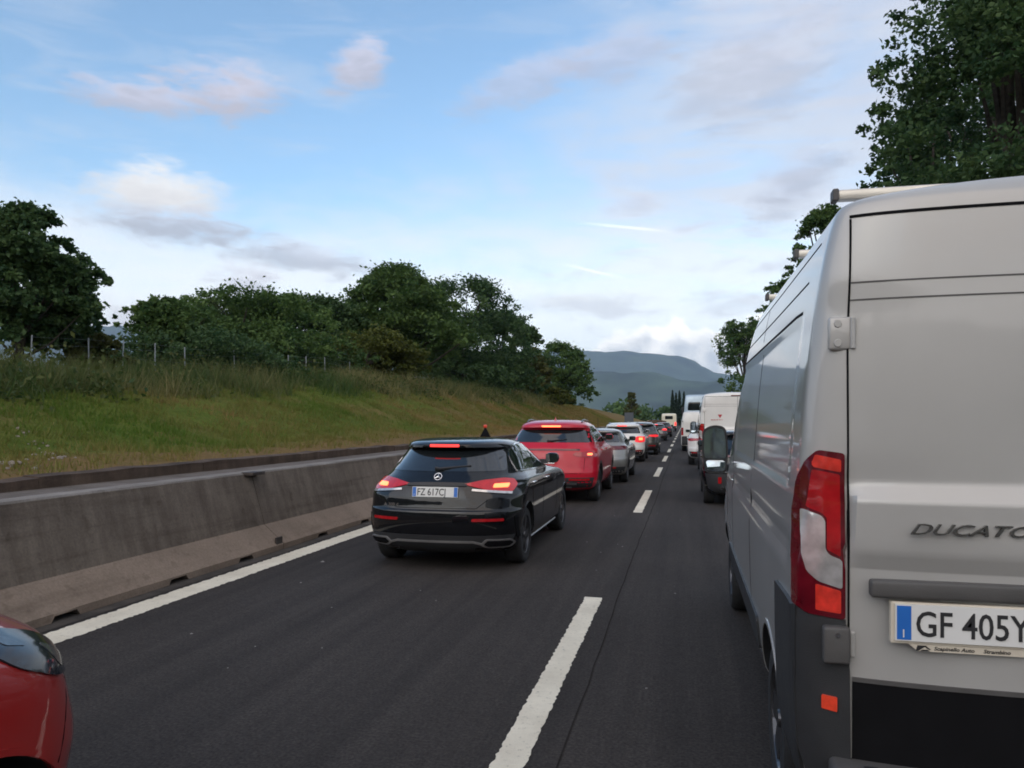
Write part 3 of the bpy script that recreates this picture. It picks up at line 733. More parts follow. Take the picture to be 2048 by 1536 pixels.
right_tree('slim tree between the pointed tree and the round far tree', 1572, 535, 9.5, 105, OAK, 204, n=8400, leaf=.2, low=.04, lobes=18, spread=.85)
right_tree('round-headed tree standing over the white panel van', 1488, 628, 9.2, 118, OAK, 205, n=13500, leaf=.24, low=.1, lobes=24)
# far belt of trees across the valley
gen = np.random.default_rng(5); C = []; T = []
for k in range(150):
    Y = gen.uniform(230, 620); X = gen.uniform(-190, 160) * Y / 400
    if -7 < X < 7: X += 16
    h = gen.uniform(6, 11.5) * (.8 + Y / 1500); m_ = 260
    d = gen.normal(size=(m_, 3)); d /= np.linalg.norm(d, axis=1)[:, None]
    P = np.array([X, Y, h * .5 - .4]) + d * gen.uniform(.4, 1.05, m_)[:, None] * np.array([h * .55, h * .55, h * .5]) + gen.normal(size=(m_, 3)) * .4
    C.append(P); T.append(np.clip(gen.normal(.4, .18) + gen.normal(0, .15, m_), 0, 1))
w = make_crown('woodland', np.concatenate(C), np.concatenate(T), 1.25, gen, OAK, None, .2)
tag(w, 'low green woodland closing the end of the straight road', 'woodland', kind='stuff')
def far_tree(label, px, py, Y, w_px, material, seed, **k):
    p = atY(px, 840, Y); b = (p.x, Y, -.3); H = h_for(px, py, b); return tree(label, b, H, w_px / F * Y / 2, material, seed, **k)
far_tree('pale round poplar rising above the far woodland', 1262, 783, 200, 26, BROWNL, 301, n=2600, leaf=.5, low=.0, lobes=12, name='poplar_tree')
for k, (px, py, Y) in enumerate(((1345, 781, 230), (1352, 786, 236), (1359, 782, 232), (1368, 784, 240))):
    p = atY(px, 840, Y); H = h_for(px, py, (p.x, Y, -.3)); gen = np.random.default_rng(310 + k)
    root = empty('cypress_tree', (p.x, Y, -.3)); tag(root, 'slim dark cypress in the clump at the far end of the road', 'cypress', 'clump of cypresses')
    MB().tube([(0, 0, 0), (0, 0, H * .5)], [.15, .06], 6).build('trunk', BARK, root)
    z = gen.random(1600); a = gen.random(1600) * 6.283; rr = .62 * np.sin(math.pi * np.clip(z, .03, 1) ** .7) ** .8 * gen.uniform(.5, 1.1, 1600)
    make_crown('crown', np.stack([rr * np.cos(a), rr * np.sin(a), H * (.04 + .96 * z)], -1), gen.random(1600), .3, gen, CYP, root)

# grass blades: short on the slope, tall and seedy along the crest
def blades(name, label, n, xr, yr, hh, width, colr, seed, keep=None, lean=.35):
    gen = np.random.default_rng(seed)
    cl = n // 9
    cx = gen.uniform(*xr, cl); cy = yr[0] + (yr[1] - yr[0]) * gen.random(cl) ** 1.6
    if keep is not None:
        q = keep(cx, cy, gen); cx, cy = cx[q], cy[q]
    k = np.repeat(np.arange(len(cx)), 9); m_ = len(k)
    far = 1 + np.clip((cy[k] - 20) / 30, 0, 3)
    X = cx[k] + gen.normal(size=m_) * .09 * far; Y = cy[k] + gen.normal(size=m_) * .09 * far; X = np.minimum(X, -7.0)
    Z = bank_z(X, Y) - .03
    hs = gen.uniform(hh[0], hh[1], len(cx))[k] * gen.uniform(.6, 1.15, m_)
    a = gen.random(m_) * 6.283; wd = width * far * gen.uniform(.7, 1.3, m_); lx = gen.normal(size=m_) * lean * hs; ly = gen.normal(size=m_) * lean * hs
    V = np.empty((m_, 3, 3)); B = np.stack([X, Y, Z], -1); o = np.stack([np.cos(a) * wd, np.sin(a) * wd, np.zeros(m_)], -1)
    V[:, 0] = B - o; V[:, 1] = B + o; V[:, 2] = B + np.stack([lx, ly, hs], -1)
    ob = np_mesh(name, V.reshape(-1, 3), np.arange(3 * m_).reshape(-1, 3), colr, None, False)
    at = ob.data.attributes.new('tint', 'FLOAT', 'FACE')
    tv = np.clip((fbm(X * .35, Y * .3, 44) - .47) * 1.9 + .36 + gen.normal(0, .14, m_) + .30 * np.clip((X + 9.4) / 2.2, 0, 1) + .26 * np.clip((Y - 22) / 25, 0, 1), 0, 1)
    at.data.foreach_set('value', tv.astype(np.float32))
    tag(ob, label, 'grass', kind='stuff')
GRASS = leaf_mat('short_grass', (0.085, 0.155, 0.016), (0.260, 0.180, 0.062), .35)
WEED = leaf_mat('tall_weeds', (0.045, 0.095, 0.020), (0.270, 0.225, 0.095), .35)
blades('short_grass', 'short green and browned grass covering the slope of the bank', 300000, (-16, -7.0), (4, 110), (.06, .20), .012, GRASS, 61,
       keep=lambda x, y, g_: g_.random(len(x)) < np.clip((-x - 7.1) / 1.3, .06, 1) * np.clip(fbm(x * 1.3, y * .9, 90) * 2.4 - .45, .12, 1))
blades('tall_weeds', 'tall seedy weeds and grasses along the top of the bank', 110000, (-20, -12.0), (5, 75), (.30, 1.0), .012, WEED, 62,
       keep=lambda x, y, g_: g_.random(len(x)) < np.clip((-x - 12.2) / 2.2, .05, 1) * np.clip(fbm(x * .5, y * .5, 70) * 2.2 - .35, .15, 1), lean=.38)
gen = np.random.default_rng(77); nb_ = 900                       # leafy weeds and brambles among the tall grass
X = gen.uniform(-21, -12.6, nb_); Y = 6 + 70 * gen.random(nb_) ** 1.4; q = fbm(X * .45 + 9, Y * .3, 81) + gen.random(nb_) * .15 > .50; X, Y = X[q], Y[q]
hb_ = gen.uniform(.25, .85, len(X)); k = np.repeat(np.arange(len(X)), 70); sg_ = .30 + .25 * gen.random(len(X))
P = np.stack([X[k] + gen.normal(size=len(k)) * sg_[k], Y[k] + gen.normal(size=len(k)) * sg_[k], np.zeros(len(k))], -1)
P[:, 2] = bank_z(P[:, 0], P[:, 1]) + np.abs(gen.normal(size=len(k))) * hb_[k] * .6
w = make_crown('leafy_weeds', P, np.clip(gen.normal(.45, .25, len(X))[k] + gen.normal(0, .15, len(k)), 0, 1), .085, gen, leaf_mat('weed_leaves', (0.035, 0.070, 0.018), (0.130, 0.135, 0.040)), None, .1)
tag(w, 'leafy weeds and brambles tangled along the crest of the bank', 'weeds', kind='stuff')
# pale stones washed out in a line down the slope
st = MB()
for k in range(60):
    t = random.random(); p = atX(28 + 100 * t + random.uniform(-9, 9), 840, -10.6 + 2.6 * t)
    x, y = -10.6 + 2.6 * t + random.uniform(-.15, .15), p.y + random.uniform(-.1, .1)
    if k > 40: p = atX(random.uniform(-10, 115), 840, -7.9); x, y = -7.9 + random.uniform(-.5, .3), p.y
    s = random.uniform(.012, .040); z = bz(x, y) - .012
    bm = bmesh.new(); bmesh.ops.create_icosphere(bm, subdivisions=1, radius=s)
    for v in bm.verts: v.co = Vector((v.co.x * 1.4, v.co.y, v.co.z * .8)) * random.uniform(.75, 1.2) + Vector((x, y, z + s * .45))
    bm.verts.index_update(); st.add([v.co[:] for v in bm.verts], [[v.index for v in f.verts] for f in bm.faces]); bm.free()
tag(st.build('stones', mat('pale_stone', (0.24, 0.20, 0.165), .9, var=.3, scale=20)), 'line of pale stones washed out down the grassy slope', 'stones', kind='stuff')
# wire fence along the crest
fr = empty('wire_fence', (-16.6, 12, bz(-16.6, 12))); tag(fr, 'thin wire fence on pale posts half hidden in the weeds', 'fence')
FP = mat('galvanised_post', (0.34, 0.36, 0.37), .5, .6)
o0 = Vector(fr.location); tops = []
for px in (60, 178, 243, 310, 370, 470, 576, 612, 650, 700):
    p = atX(px, 840, -16.6); z = bz(-16.6, p.y); hgt = 1.25
    q = Vector((-16.6, p.y, z)) - o0
    MB().tube([q + Vector((0, 0, -.2)), q + Vector((random.uniform(-.05, .05), random.uniform(-.05, .05), hgt))], .020, 6).build('fence_post', FP, fr)
    tops.append(q)
for hh in (.3, .7, 1.0, 1.2):
    MB().tube([t + Vector((0, 0, hh)) for t in tops], .002, 4).build('fence_wire', FP, fr)

# ------------------------------------------------------------------ concrete barrier, low wall
def concrete_mat(name, base, dark, streak=True, scale=1.0):
    mt = bpy.data.materials.new(name); mt.use_nodes = True; nt = mt.node_tree; L = nt.links; b = nt.nodes['Principled BSDF']
    ge = nt.nodes.new('ShaderNodeNewGeometry'); o = ge.outputs['Position']
    def noise(s, d=6, r=.65, sc=(1, 1, 1)):
        mp = nt.nodes.new('ShaderNodeMapping'); mp.inputs['Scale'].default_value = sc; L.new(o, mp.inputs[0])
        n = nt.nodes.new('ShaderNodeTexNoise'); n.inputs['Scale'].default_value = s; n.inputs['Detail'].default_value = d; n.inputs['Roughness'].default_value = r; L.new(mp.outputs[0], n.inputs['Vector']); return n.outputs[0]
    def ramp(f, p0, c0, p1, c1):
        r = nt.nodes.new('ShaderNodeValToRGB'); e = r.color_ramp.elements; e[0].position = p0; e[1].position = p1; e[0].color = (*c0, 1); e[1].color = (*c1, 1); L.new(f, r.inputs[0]); return r.outputs[0]
    def mul(a, c, f):
        n = nt.nodes.new('ShaderNodeMix'); n.data_type = 'RGBA'; n.blend_type = 'MULTIPLY'; n.inputs['Factor'].default_value = f; L.new(a, n.inputs[6]); L.new(c, n.inputs[7]); return n.outputs[2]
    c = ramp(noise(2.2), .3, dark, .7, base)
    c = mul(c, ramp(noise(45, 4), .3, (.75, .75, .75), .7, (1.12, 1.12, 1.12)), .8)
    if streak:                                  # rain streaks run down the face
        c = mul(c, ramp(noise(3.4, 5, .6, (1, 2.2, .12)), .36, (.62, .59, .56), .66, (1.10, 1.09, 1.07)), .62)
    c = mul(c, ramp(noise(2.6, 6, .6, (1, .12, 3.0)), .34, (.66, .64, .63), .48, (1, 1, 1)), .7)      # scuffs along the run
    c = mul(c, ramp(noise(7, 3, .5), .30, (.70, .68, .66), .38, (1, 1, 1)), .6)
    L.new(c, b.inputs['Base Color']); b.inputs['Roughness'].default_value = .9; b.inputs['Specular IOR Level'].default_value = .25
    bp = nt.nodes.new('ShaderNodeBump'); bp.inputs['Strength'].default_value = .45; bp.inputs['Distance'].default_value = .01; L.new(noise(70, 5, .7), bp.inputs['Height']); L.new(bp.outputs[0], b.inputs['Normal'])
    return mt
CONC = concrete_mat('stained_concrete', (0.200, 0.165, 0.132), (0.125, 0.100, 0.080))
CONCT = concrete_mat('pale_foot_concrete', (0.290, 0.222, 0.168), (0.215, 0.163, 0.122), False)  # lighter, warmer tone for the sloping foot
CONCC = concrete_mat('weathered_cap', (0.280, 0.250, 0.222), (0.190, 0.168, 0.148), False)
WALLM = concrete_mat('brown_stained_concrete', (0.140, 0.098, 0.072), (0.066, 0.046, 0.034))
PROF = [(-5.00, 0.0), (-5.00, 0.075), (-5.27, 0.31), (-5.46, 0.955), (-5.475, 0.975), (-5.70, 0.975), (-5.72, 0.95), (-5.80, 0.31), (-5.95, 0.0)]
def barrier(y0, y1, notches, pocket):
    root = empty('barrier_block', (-5.35, y0, 0))
    tag(root, 'long concrete safety barrier block with a sloping foot beside the left edge line', 'barrier', 'concrete barrier blocks in a row')
    cuts = {y0 + .006, y1 - .006}
    for a, b_ in notches: cuts |= {a, a + .04, b_ - .04, b_}
    cuts |= set(np.arange(y0 + .3, y1 - .1, .45)); cuts = sorted(c for c in cuts if y0 <= c <= y1)
    V = []; Fc = []; mi = []; m_ = len(PROF)
    for y in cuts:
        up = max([0] + [.055 if a + .02 <= y <= b_ - .02 else 0 for a, b_ in notches])
        for j, (x, z) in enumerate(PROF):
            jx = (vnoise(np.array([y * 3.0 + j * 9]), np.array([j * 1.7]), 4)[0] - .5) * .012
            V.append((x + jx + 5.35, y - y0, max(z, up) if j in (0, 8) else z + jx * .5))
    n = len(cuts)
    for i in range(n - 1):
        for j in range(m_ - 1):
            Fc.append((i * m_ + j, i * m_ + j + 1, (i + 1) * m_ + j + 1, (i + 1) * m_ + j)); mi.append(1 if j in (0, 1) else 2 if j in (3, 4, 5) else 0)
        Fc.append((i * m_ + m_ - 1, i * m_, (i + 1) * m_, (i + 1) * m_ + m_ - 1)); mi.append(0)
    Fc.append(tuple(range(m_))); mi.append(0); Fc.append(tuple(range((n - 1) * m_, n * m_))[::-1]); mi.append(0)
    me = bpy.data.meshes.new('block'); me.from_pydata(V, [], Fc); me.update()
    o = link('block', me, [CONC, CONCT, CONCC], root); me.polygons.foreach_set('material_index', mi); fix_normals(me)
    if y0 < 60:                                  # lifting pocket with a steel lug at the joint, and the tie across the top
        b = MB().box(.318, .345, -.16, -.01, .035, .17, .008); b.build('joint_pocket', mat('pocket_dark', (0.05, 0.042, 0.036), .95, var=.3), root)
        MB().box(-.145, .02, -.17, .12, .945, .985, .006).build('joint_tie', mat('rusty_steel', (0.060, 0.048, 0.042), .7, .3, var=.4), root)
        k = MB()
        pts = [(-.113 + .0028, .01, .93), (-.075, .018, .80), (-.036, .0, .66), (.0, .012, .52), (.030, .004, .42)]
        for i in range(len(pts) - 1):
            (x, y, z), (x2, y2, z2) = pts[i], pts[i + 1]
            w_ = .016 - .002 * i
            k.add([(x + .012, y - w_, z), (x + .012, y + w_, z), (x2 + .012, y2 + w_ - .002, z2), (x2 + .012, y2 - w_ + .002, z2)], [(0, 1, 2, 3)])
        k.build('joint_crack', SEAM, root)
    return root
y = 8.95 - 6.1 * 4
while y < 140:
    if y < 40: nts = [(y + 6.1 * f_ - .16, y + 6.1 * f_ + .16) for f_ in (.18, .42, .66, .86)]
    else: nts = []
    br = barrier(y, y + 6.1, nts, True)
    if abs(y - 2.85) < .1: br['label'] = 'concrete barrier block running past the nose of the small red car'
    if abs(y - 8.95) < .1: br['label'] = 'concrete barrier block alongside the black hatchback'
    if abs(y - 15.05) < .1: br['label'] = 'concrete barrier block alongside the red sport utility car'
    y += 6.1
# strip of old concrete behind the barrier, then a low brown wall holding the bank
sp = grid_mesh('drain_strip', np.linspace(-6.75, -5.74, 6), np.linspace(-20, 150, 90), lambda X, Y: .90 + .03 * fbm(X * 2, Y, 8), concrete_mat('dirty_old_concrete', (0.190, 0.160, 0.136), (0.105, 0.084, 0.068), False)); tag(sp, kind='structure')
wl = empty('low_wall', (-6.82, 0, .85)); tag(wl, 'low brown-stained concrete wall holding back the grassy bank', 'wall')
y = -18.0
while y < 140:
    ln = random.uniform(2.6, 4.6); dz = random.uniform(-.015, .015)
    b = MB(); nb = max(3, int(ln / .3)); yy = np.linspace(y + .008, y + ln - .008, nb)
    for a in range(nb):
        q = random.uniform(-.012, .012); b.v += [(.10 + q, yy[a], -.1), (.09 + q, yy[a], .185 + dz + q), (-.12, yy[a], .20 + dz + q), (-.12, yy[a], -.1)]
    for a in range(nb - 1):
        b.f += [(a * 4 + j, a * 4 + (j + 1) % 4, a * 4 + 4 + (j + 1) % 4, a * 4 + 4 + j) for j in range(4)]
    b.f += [(0, 1, 2, 3), (nb * 4 - 1, nb * 4 - 2, nb * 4 - 3, nb * 4 - 4)]
    o = b.build('wall_panel', WALLM if random.random() > .12 else CONCC, wl); fix_normals(o.data); y += ln
# triangular reflector standing on the barrier
p = atX(968, 870, -5.58)
rf = empty('barrier_reflector', (-5.58, p.y, .975)); tag(rf, 'dark triangular reflector with a red tip standing on the concrete barrier', 'reflector')
b = MB(); b.add([(-.20, -.10, 0), (.28, -.10, 0), (.28, .10, 0), (-.20, .10, 0), (.02, -.015, .45), (.06, -.015, .45), (.06, .015, .45), (.02, .015, .45)], [(0, 1, 5, 4), (1, 2, 6, 5), (2, 3, 7, 6), (3, 0, 4, 7), (4, 5, 6, 7), (3, 2, 1, 0)])
b.build('stand', SEAM, rf)
MB().box(-.01, .09, -.03, .03, .45, .54, .02).build('red_tip', REFLECTOR, rf)
# back of a road sign far along the bank
p = atY(1258, 846, 96)
sg = empty('road_sign', (p.x, 96, .3)); tag(sg, 'grey back of a rectangular road sign far along the left side', 'road sign')
zt = atY(1258, 825, 96).z - .3; zb = atY(1258, 847, 96).z - .3
MB().box(-.56, .56, 0, .03, zb, zt, .01).build('panel', mat('sign_back', (0.10, 0.115, 0.135), .5, .3), sg)
for s in (-.35, .35): MB().tube([(s, .06, -.4), (s, .06, zt - .05)], .035, 8).build('post', FP, sg)
for z in (.3, .8): MB().box(-.5, .5, .03, .05, zb + (zt - zb) * z, zb + (zt - zb) * z + .06).build('rail', FP, sg)

# ------------------------------------------------------------------ vehicles
def K(z, yr, yf, w, Lr=.55, nr=2.7, Lf=.9, nf=2.3): return (z, yr, yf, w, Lr, nr, Lf, nf)
HATCH = dict(L=4.42, W=.898, H=1.44, keys=[
    K(.17, .34, 4.0, .66), K(.22, .12, 4.25, .80), K(.34, .02, 4.38, .868), K(.52, .0, 4.42, .888), K(.655, .012, 4.42, .895), K(.675, .035, 4.41, .896), K(.80, .060, 4.34, .896),
    K(.90, .085, 4.15, .888), K(.955, .11, 3.85, .872), K(1.0, .155, 3.42, .835), K(1.04, .20, 3.12, .795), K(1.16, .335, 2.80, .735),
    K(1.27, .455, 2.52, .680), K(1.325, .495, 2.38, .650), K(1.338, .395, 2.34, .643), K(1.365, .395, 2.22, .625), K(1.40, .47, 2.0, .570), K(1.428, .75, 1.72, .44), K(1.437, 1.05, 1.5, .25), K(1.44, 1.2, 1.35, .08)],
    rear_win=[(-.60, 1.295), (.60, 1.295), (.685, 1.075), (-.685, 1.075)], brake=(-.17, .17, 1.345, 1.368),
    side_win=[[(1.72, 1.045), (.80, 1.075), (.86, 1.22), (1.02, 1.325), (1.25, 1.352), (1.72, 1.352)], [(1.79, 1.045), (1.79, 1.352), (2.0, 1.335), (2.38, 1.21), (2.62, 1.09), (2.68, 1.04)]],
    windscreen=[(-.66, 1.08), (.66, 1.08), (.52, 1.34), (-.52, 1.34)],
    lamp=[(.30, .945), (.50, .985), (.72, 1.005), (.875, .985), (.893, .90), (.86, .855), (.60, .875)],
    wheels=(.80, 3.53, .325), arch=.375, bumper_z=.40, refl=(.42, .74, .555, .585))
SUV = dict(L=4.5, W=.93, H=1.65, keys=[
    K(.22, .34, 4.15, .70), K(.30, .10, 4.38, .85), K(.45, .0, 4.47, .915), K(.60, .0, 4.50, .928), K(.70, .03, 4.49, .93), K(.88, .055, 4.44, .93),
    K(1.0, .085, 4.25, .922), K(1.06, .115, 3.95, .905), K(1.11, .155, 3.55, .872), K(1.16, .205, 3.32, .845), K(1.29, .315, 3.08, .795),
    K(1.41, .415, 2.82, .742), K(1.475, .460, 2.66, .710), K(1.488, .350, 2.62, .70), K(1.53, .355, 2.46, .675), K(1.585, .46, 2.18, .61), K(1.63, .76, 1.85, .47), K(1.645, 1.05, 1.6, .27), K(1.65, 1.2, 1.4, .08)],
    rear_win=[(-.645, 1.445), (.645, 1.445), (.735, 1.195), (-.735, 1.195)], brake=(-.19, .19, 1.50, 1.53),
    side_win=[[(1.75, 1.17), (.62, 1.20), (.70, 1.36), (.86, 1.48), (1.10, 1.52), (1.75, 1.53)], [(1.82, 1.17), (1.82, 1.53), (2.1, 1.51), (2.6, 1.35), (2.88, 1.17)]],
    windscreen=[(-.72, 1.22), (.72, 1.22), (.58, 1.49), (-.58, 1.49)],
    lamp=[(.46, .955), (.50, 1.005), (.80, 1.025), (.90, 1.0), (.905, .93), (.80, .905), (.56, .925)],
    wheels=(.86, 3.55, .355), arch=.41, bumper_z=.52, refl=(.40, .78, .46, .50))
def scaled(T, L, W, H):
    sy, sx, sz = L / T['L'], W / T['W'], H / T['H']
    D = dict(T); D['keys'] = [(k[0]*sz, k[1]*sy, k[2]*sy, k[3]*sx) + tuple(k[4:]) for k in T['keys']]
    D['rear_win'] = [(a*sx, b*sz) for a, b in T['rear_win']]; D['windscreen'] = [(a*sx, b*sz) for a, b in T['windscreen']]
    D['side_win'] = [[(a*sy, b*sz) for a, b in p] for p in T['side_win']]; D['lamp'] = [(a*sx, b*sz) for a, b in T['lamp']]
    b = T['brake']; D['brake'] = (b[0]*sx, b[1]*sx, b[2]*sz, b[3]*sz); r = T['refl']; D['refl'] = (r[0]*sx, r[1]*sx, r[2]*sz, r[3]*sz)
    w = T['wheels']; D['wheels'] = (w[0]*sy, w[1]*sy, w[2]*sz); D['arch'] = T['arch']*sz; D['bumper_z'] = T['bumper_z']*sz
    D['L'], D['W'], D['H'] = L, W, H
    return D
def rect(x0, x1, z0, z1): return [(x0, z0), (x1, z0), (x1, z1), (x0, z1)]
def mirx(p): return [(-a, b) for a, b in p][::-1]
def circ_side(yc, zc, r, a0, a1, n=14): return [(yc + r * math.cos(R(a0 + (a1 - a0) * i / n)), zc + r * math.sin(R(a0 + (a1 - a0) * i / n))) for i in range(n + 1)]

def car(label, loc, T, body, rim=ALLOY, lit=LIT_RED, core=None, sub=5, low=PLASTIC, roof=None, plate_txt='', plate_z=None, rails=False, near=False, lamp_mat=None, name='car', brake_lit=True, wiper=True, cat='car', rz=0.0, tail=True, handles=True, cladding=False, antenna=False):
    root = empty(name, loc, rz); tag(root, label, cat, 'cars queueing on the motorway')
    vs, fs = loft(T['keys'], sub)
    yr_, yf_, r = T['wheels']
    o, bvh = cut_arches(vs, fs, [(yr_, r * 1.02, T['arch']), (yf_, r * 1.02, T['arch'])], T['W'], body, PLASTIC, 'body', root)
    W, H = T['W'], T['H']
    for y_ in (yr_, yf_):
        for s in (-1, 1): add_wheel(root, s * (W - .035), y_, r, .215, rim, s)
    if near or cladding:                          # dark lip round the wheel arches
        for v in ('left', 'right'):
            for y_ in (yr_, yf_):
                wd = .055 if cladding else .012
                a = circ_side(y_, r * 1.02, T['arch'] + wd, -8, 188, 18); b = circ_side(y_, r * 1.02, T['arch'] + .001, 188, -8, 18)
                patch(bvh, 'arch_trim', a + b, v, .006, PLASTIC if cladding else body, root, ds=.06)
    bz_ = T['bumper_z']
    patch(bvh, 'lower_bumper', [(-W*.93, bz_), (W*.93, bz_), (W*.86, bz_*.55, .05), (W*.7, bz_*.42, .05), (-W*.7, bz_*.42, .05), (-W*.86, bz_*.55, .05)], 'rear', .006, low, root, ds=.07)
    patch(bvh, 'rear_window', T['rear_win'], 'rear', .004, GLASS, root, ds=.07, r=.05)
    if T.get('spoiler_band'): patch(bvh, 'window_surround', T['spoiler_band'], 'rear', .002, PLASTIC if near else GLASS, root, ds=.07, r=.04)
    patch(bvh, 'windscreen', T['windscreen'], 'front', .004, GLASS, root, ds=.1, r=.05)
    for v in ('left', 'right'):
        for p in T['side_win']: patch(bvh, 'side_window', p, v, .004, GLASSB, root, ds=.07, r=.03)
        if near:
            poly = T['side_win'][0] + T['side_win'][1]
            for (a, b) in T.get('seams', []): strip(bvh, 'door_gap', [a, b], .007, v, .0015, SEAM, root, .1)
    b = T['brake']
    bl = patch(bvh, 'high_brake_lamp', rect(*b), 'rear', .012, lit if brake_lit else RED_LENS, root, ds=.05, r=.008)
    if tail:
        for s, nm in ((1, 'tail_lamp'), (-1, 'tail_lamp')):
            p = T['lamp'] if s > 0 else mirx(T['lamp'])
            lm = patch(bvh, nm, p, 'rear', .010, lamp_mat or RED_LENS, root, ds=.05, r=.02)
            if core:
                cx = sum(q[0] for q in p) / len(p); q = T.get('core', (.66, .80, .92, .96)); q = q if s > 0 else (-q[1], -q[0], q[2], q[3])
                patch(bvh, 'lamp_core', rect(*q), 'rear', .014, core, lm, ds=.04, r=.015)
    for s in (-1, 1):
        q = T['refl']; q = q if s > 0 else (-q[1], -q[0], q[2], q[3])
        patch(bvh, 'reflector', rect(*q), 'rear', .014, RED_LENS, root, ds=.05, r=.008)
    # mirrors
    my = T['side_win'][1][-1][0] - .12; mz = T['side_win'][1][-1][1] + .02
    for s in (-1, 1):
        hx = hit(bvh, 'right' if s > 0 else 'left', my, mz)[0].x
        mb = MB().box(min(hx + s*.05, hx + s*.24), max(hx + s*.05, hx + s*.24), my - .05, my + .09, mz + .0, mz + .14, .062)
        mo = mb.build('door_mirror', body if near or True else PLASTIC, root, 40)
        MB().box(min(hx - s*.03, hx + s*.08), max(hx - s*.03, hx + s*.08), my + .0, my + .05, mz - .01, mz + .05, .01).build('mirror_arm', PLASTIC, mo)
        MB().box(min(hx + s*.065, hx + s*.225), max(hx + s*.065, hx + s*.225), my - .054, my - .049, mz + .018, mz + .122, 0).build('mirror_glass', GLASSB, mo)
    if wiper:
        z = T['rear_win'][2][1] + .045; P0 = hit(bvh, 'rear', 0, z - .015)[0]; P1 = hit(bvh, 'rear', .33, z + .02)[0]; P2 = hit(bvh, 'rear', -.06, z - .01)[0]
        MB().tube([P2 + Vector((0, -.02, 0)), P0 + Vector((0, -.025, 0)), P1 + Vector((0, -.018, 0))], [.022, .018, .008], 6).build('rear_wiper', PLASTIC, root)
    if handles:
        for v, s in (('right', 1), ('left', -1)):
            for y_ in T.get('handle_y', (1.15 * T['L'] / 4.42, 2.02 * T['L'] / 4.42)):
                z = T['side_win'][0][0][1] - .14; h = hit(bvh, v, y_, z)[0]
                MB().box(min(h.x - s*.01, h.x + s*.03), max(h.x - s*.01, h.x + s*.03), y_ - .09, y_ + .09, z - .016, z + .016, .008).build('door_handle', CHROME if near else body, root, 40)
    if rails:
        for s in (-1, 1):
            pts = []
            for i in range(9):
                y_ = T['L'] * (.16 + .30 * i / 8); h = hit(bvh, 'top', s * W * .60, y_)[0]; pts.append(h + Vector((0, 0, .035 if 0 < i < 8 else .0)))
            MB().tube(pts, .016, 6).build('roof_rail', ALLOYD if rails == 1 else ALLOY, root, 60)
    if antenna:
        h = hit(bvh, 'top', 0, T['L'] * .19)[0]
        MB().add([(-.02, h.y - .02, h.z - .01), (.02, h.y - .02, h.z - .01), (.015, h.y + .16, h.z - .01), (-.015, h.y + .16, h.z - .01), (0, h.y + .0, h.z + .075), (0, h.y + .06, h.z + .05)],
                 [(0, 1, 4), (1, 2, 5, 4), (2, 3, 5), (3, 0, 4, 5)]).build('roof_fin', body, root)
    if plate_txt:
        z = plate_z or .86; h, nn = hit(bvh, 'rear', 0, z)
        plate(root, 0, h.y - .016, z, plate_txt, tilt=math.atan2(nn.z, -nn.y) * .6)
    return root, bvh, o

# ---- black hatchback in front on the left
BLACK = mat('black_paint', (0.005, 0.0055, 0.007), .35, 0, 1.0, .05, 3.0, spec=.05, coatr=.03)
T = dict(HATCH); T['keys'] = [k[:4] + ((.58, 2.65) if k[0] < .82 else (.70, 2.5) if k[0] < .93 else (.84, 2.4)) + k[6:] for k in HATCH['keys']]; T['bumper_z'] = .40
T['spoiler_band'] = None
T['lamp'] = [(.30, .945), (.50, .985), (.68, 1.0), (.775, .985), (.825, .925), (.805, .862), (.60, .875)]
T['seams'] = [((1.76, 1.04), (1.76, .30)), ((.98, 1.03), (1.10, .62)), ((2.78, .96), (2.80, .30))]
T['core'] = (.61, .755, .905, .942)
mx_, my_ = -2.66, 7.95
root, bvh, _ = car('glossy black hatchback with lit brake lamps ahead of the small red car', (mx_, my_, 0), T, BLACK, rim=ALLOYD, lit=LIT_RED, core=LIT_HOT, lamp_mat=mat('glowing_red_lens', (0.36, 0.006, 0.010), .15, 0, .6, .2, 18, emit=(1.0, 0.02, 0.03), estr=.09), near=True, sub=6, plate_txt='FZ 617CJ', plate_z=.865, wiper=True)
# chrome line of the bumper, exhaust trims
for s in (-1, 1):
    out = [(s*.50, .305), (s*.56, .365), (s*.80, .355), (s*.83, .32), (s*.78, .272), (s*.56, .275)]
    ex = patch(bvh, 'exhaust_trim', out if s > 0 else out[::-1], 'rear', .020, TRIM, root, ds=.05, r=.02)
    inn = [(s*.535, .31), (s*.575, .35), (s*.79, .341), (s*.808, .32), (s*.77, .287), (s*.57, .29)]
    patch(bvh, 'exhaust_mouth', inn if s > 0 else inn[::-1], 'rear', .022, SEAM, ex, ds=.05, r=.015)
    strip(bvh, 'lamp_chrome', [(s*.40, .885), (s*.62, .866), (s*.80, .848)], .022, 'rear', .013, CLEAR, root)
    vt = patch(bvh, 'bumper_vent', [(s*.835, .60), (s*.86, .60), (s*.865, .36), (s*.845, .36)] if s > 0 else [(s*.845, .36), (s*.865, .36), (s*.86, .60), (s*.835, .60)], 'rear', .008, SEAM, root, ds=.05)
strip(bvh, 'bumper_chrome', [(-.56, .30), (-.43, .335), (.43, .335), (.56, .30)], .020, 'rear', .016, TRIM, root)
patch(bvh, 'rear_diffuser', [(-.46, .32), (.46, .32), (.42, .20), (-.42, .20)], 'rear', .010, PLASTIC, root, ds=.06, r=.02)
pl = [(-.46, .92), (-.30, .955), (.30, .955), (.46, .92), (.33, .78), (-.33, .78)]
strip(bvh, 'tailgate_gap', [(-.63, .87), (-.57, .78), (-.46, .69), (.46, .69), (.57, .78), (.63, .87)], .007, 'rear', .0012, SEAM, root)
strip(bvh, 'plate_brow', [(-.34, .935), (.34, .935)], .022, 'rear', .012, PLASTIC, root)
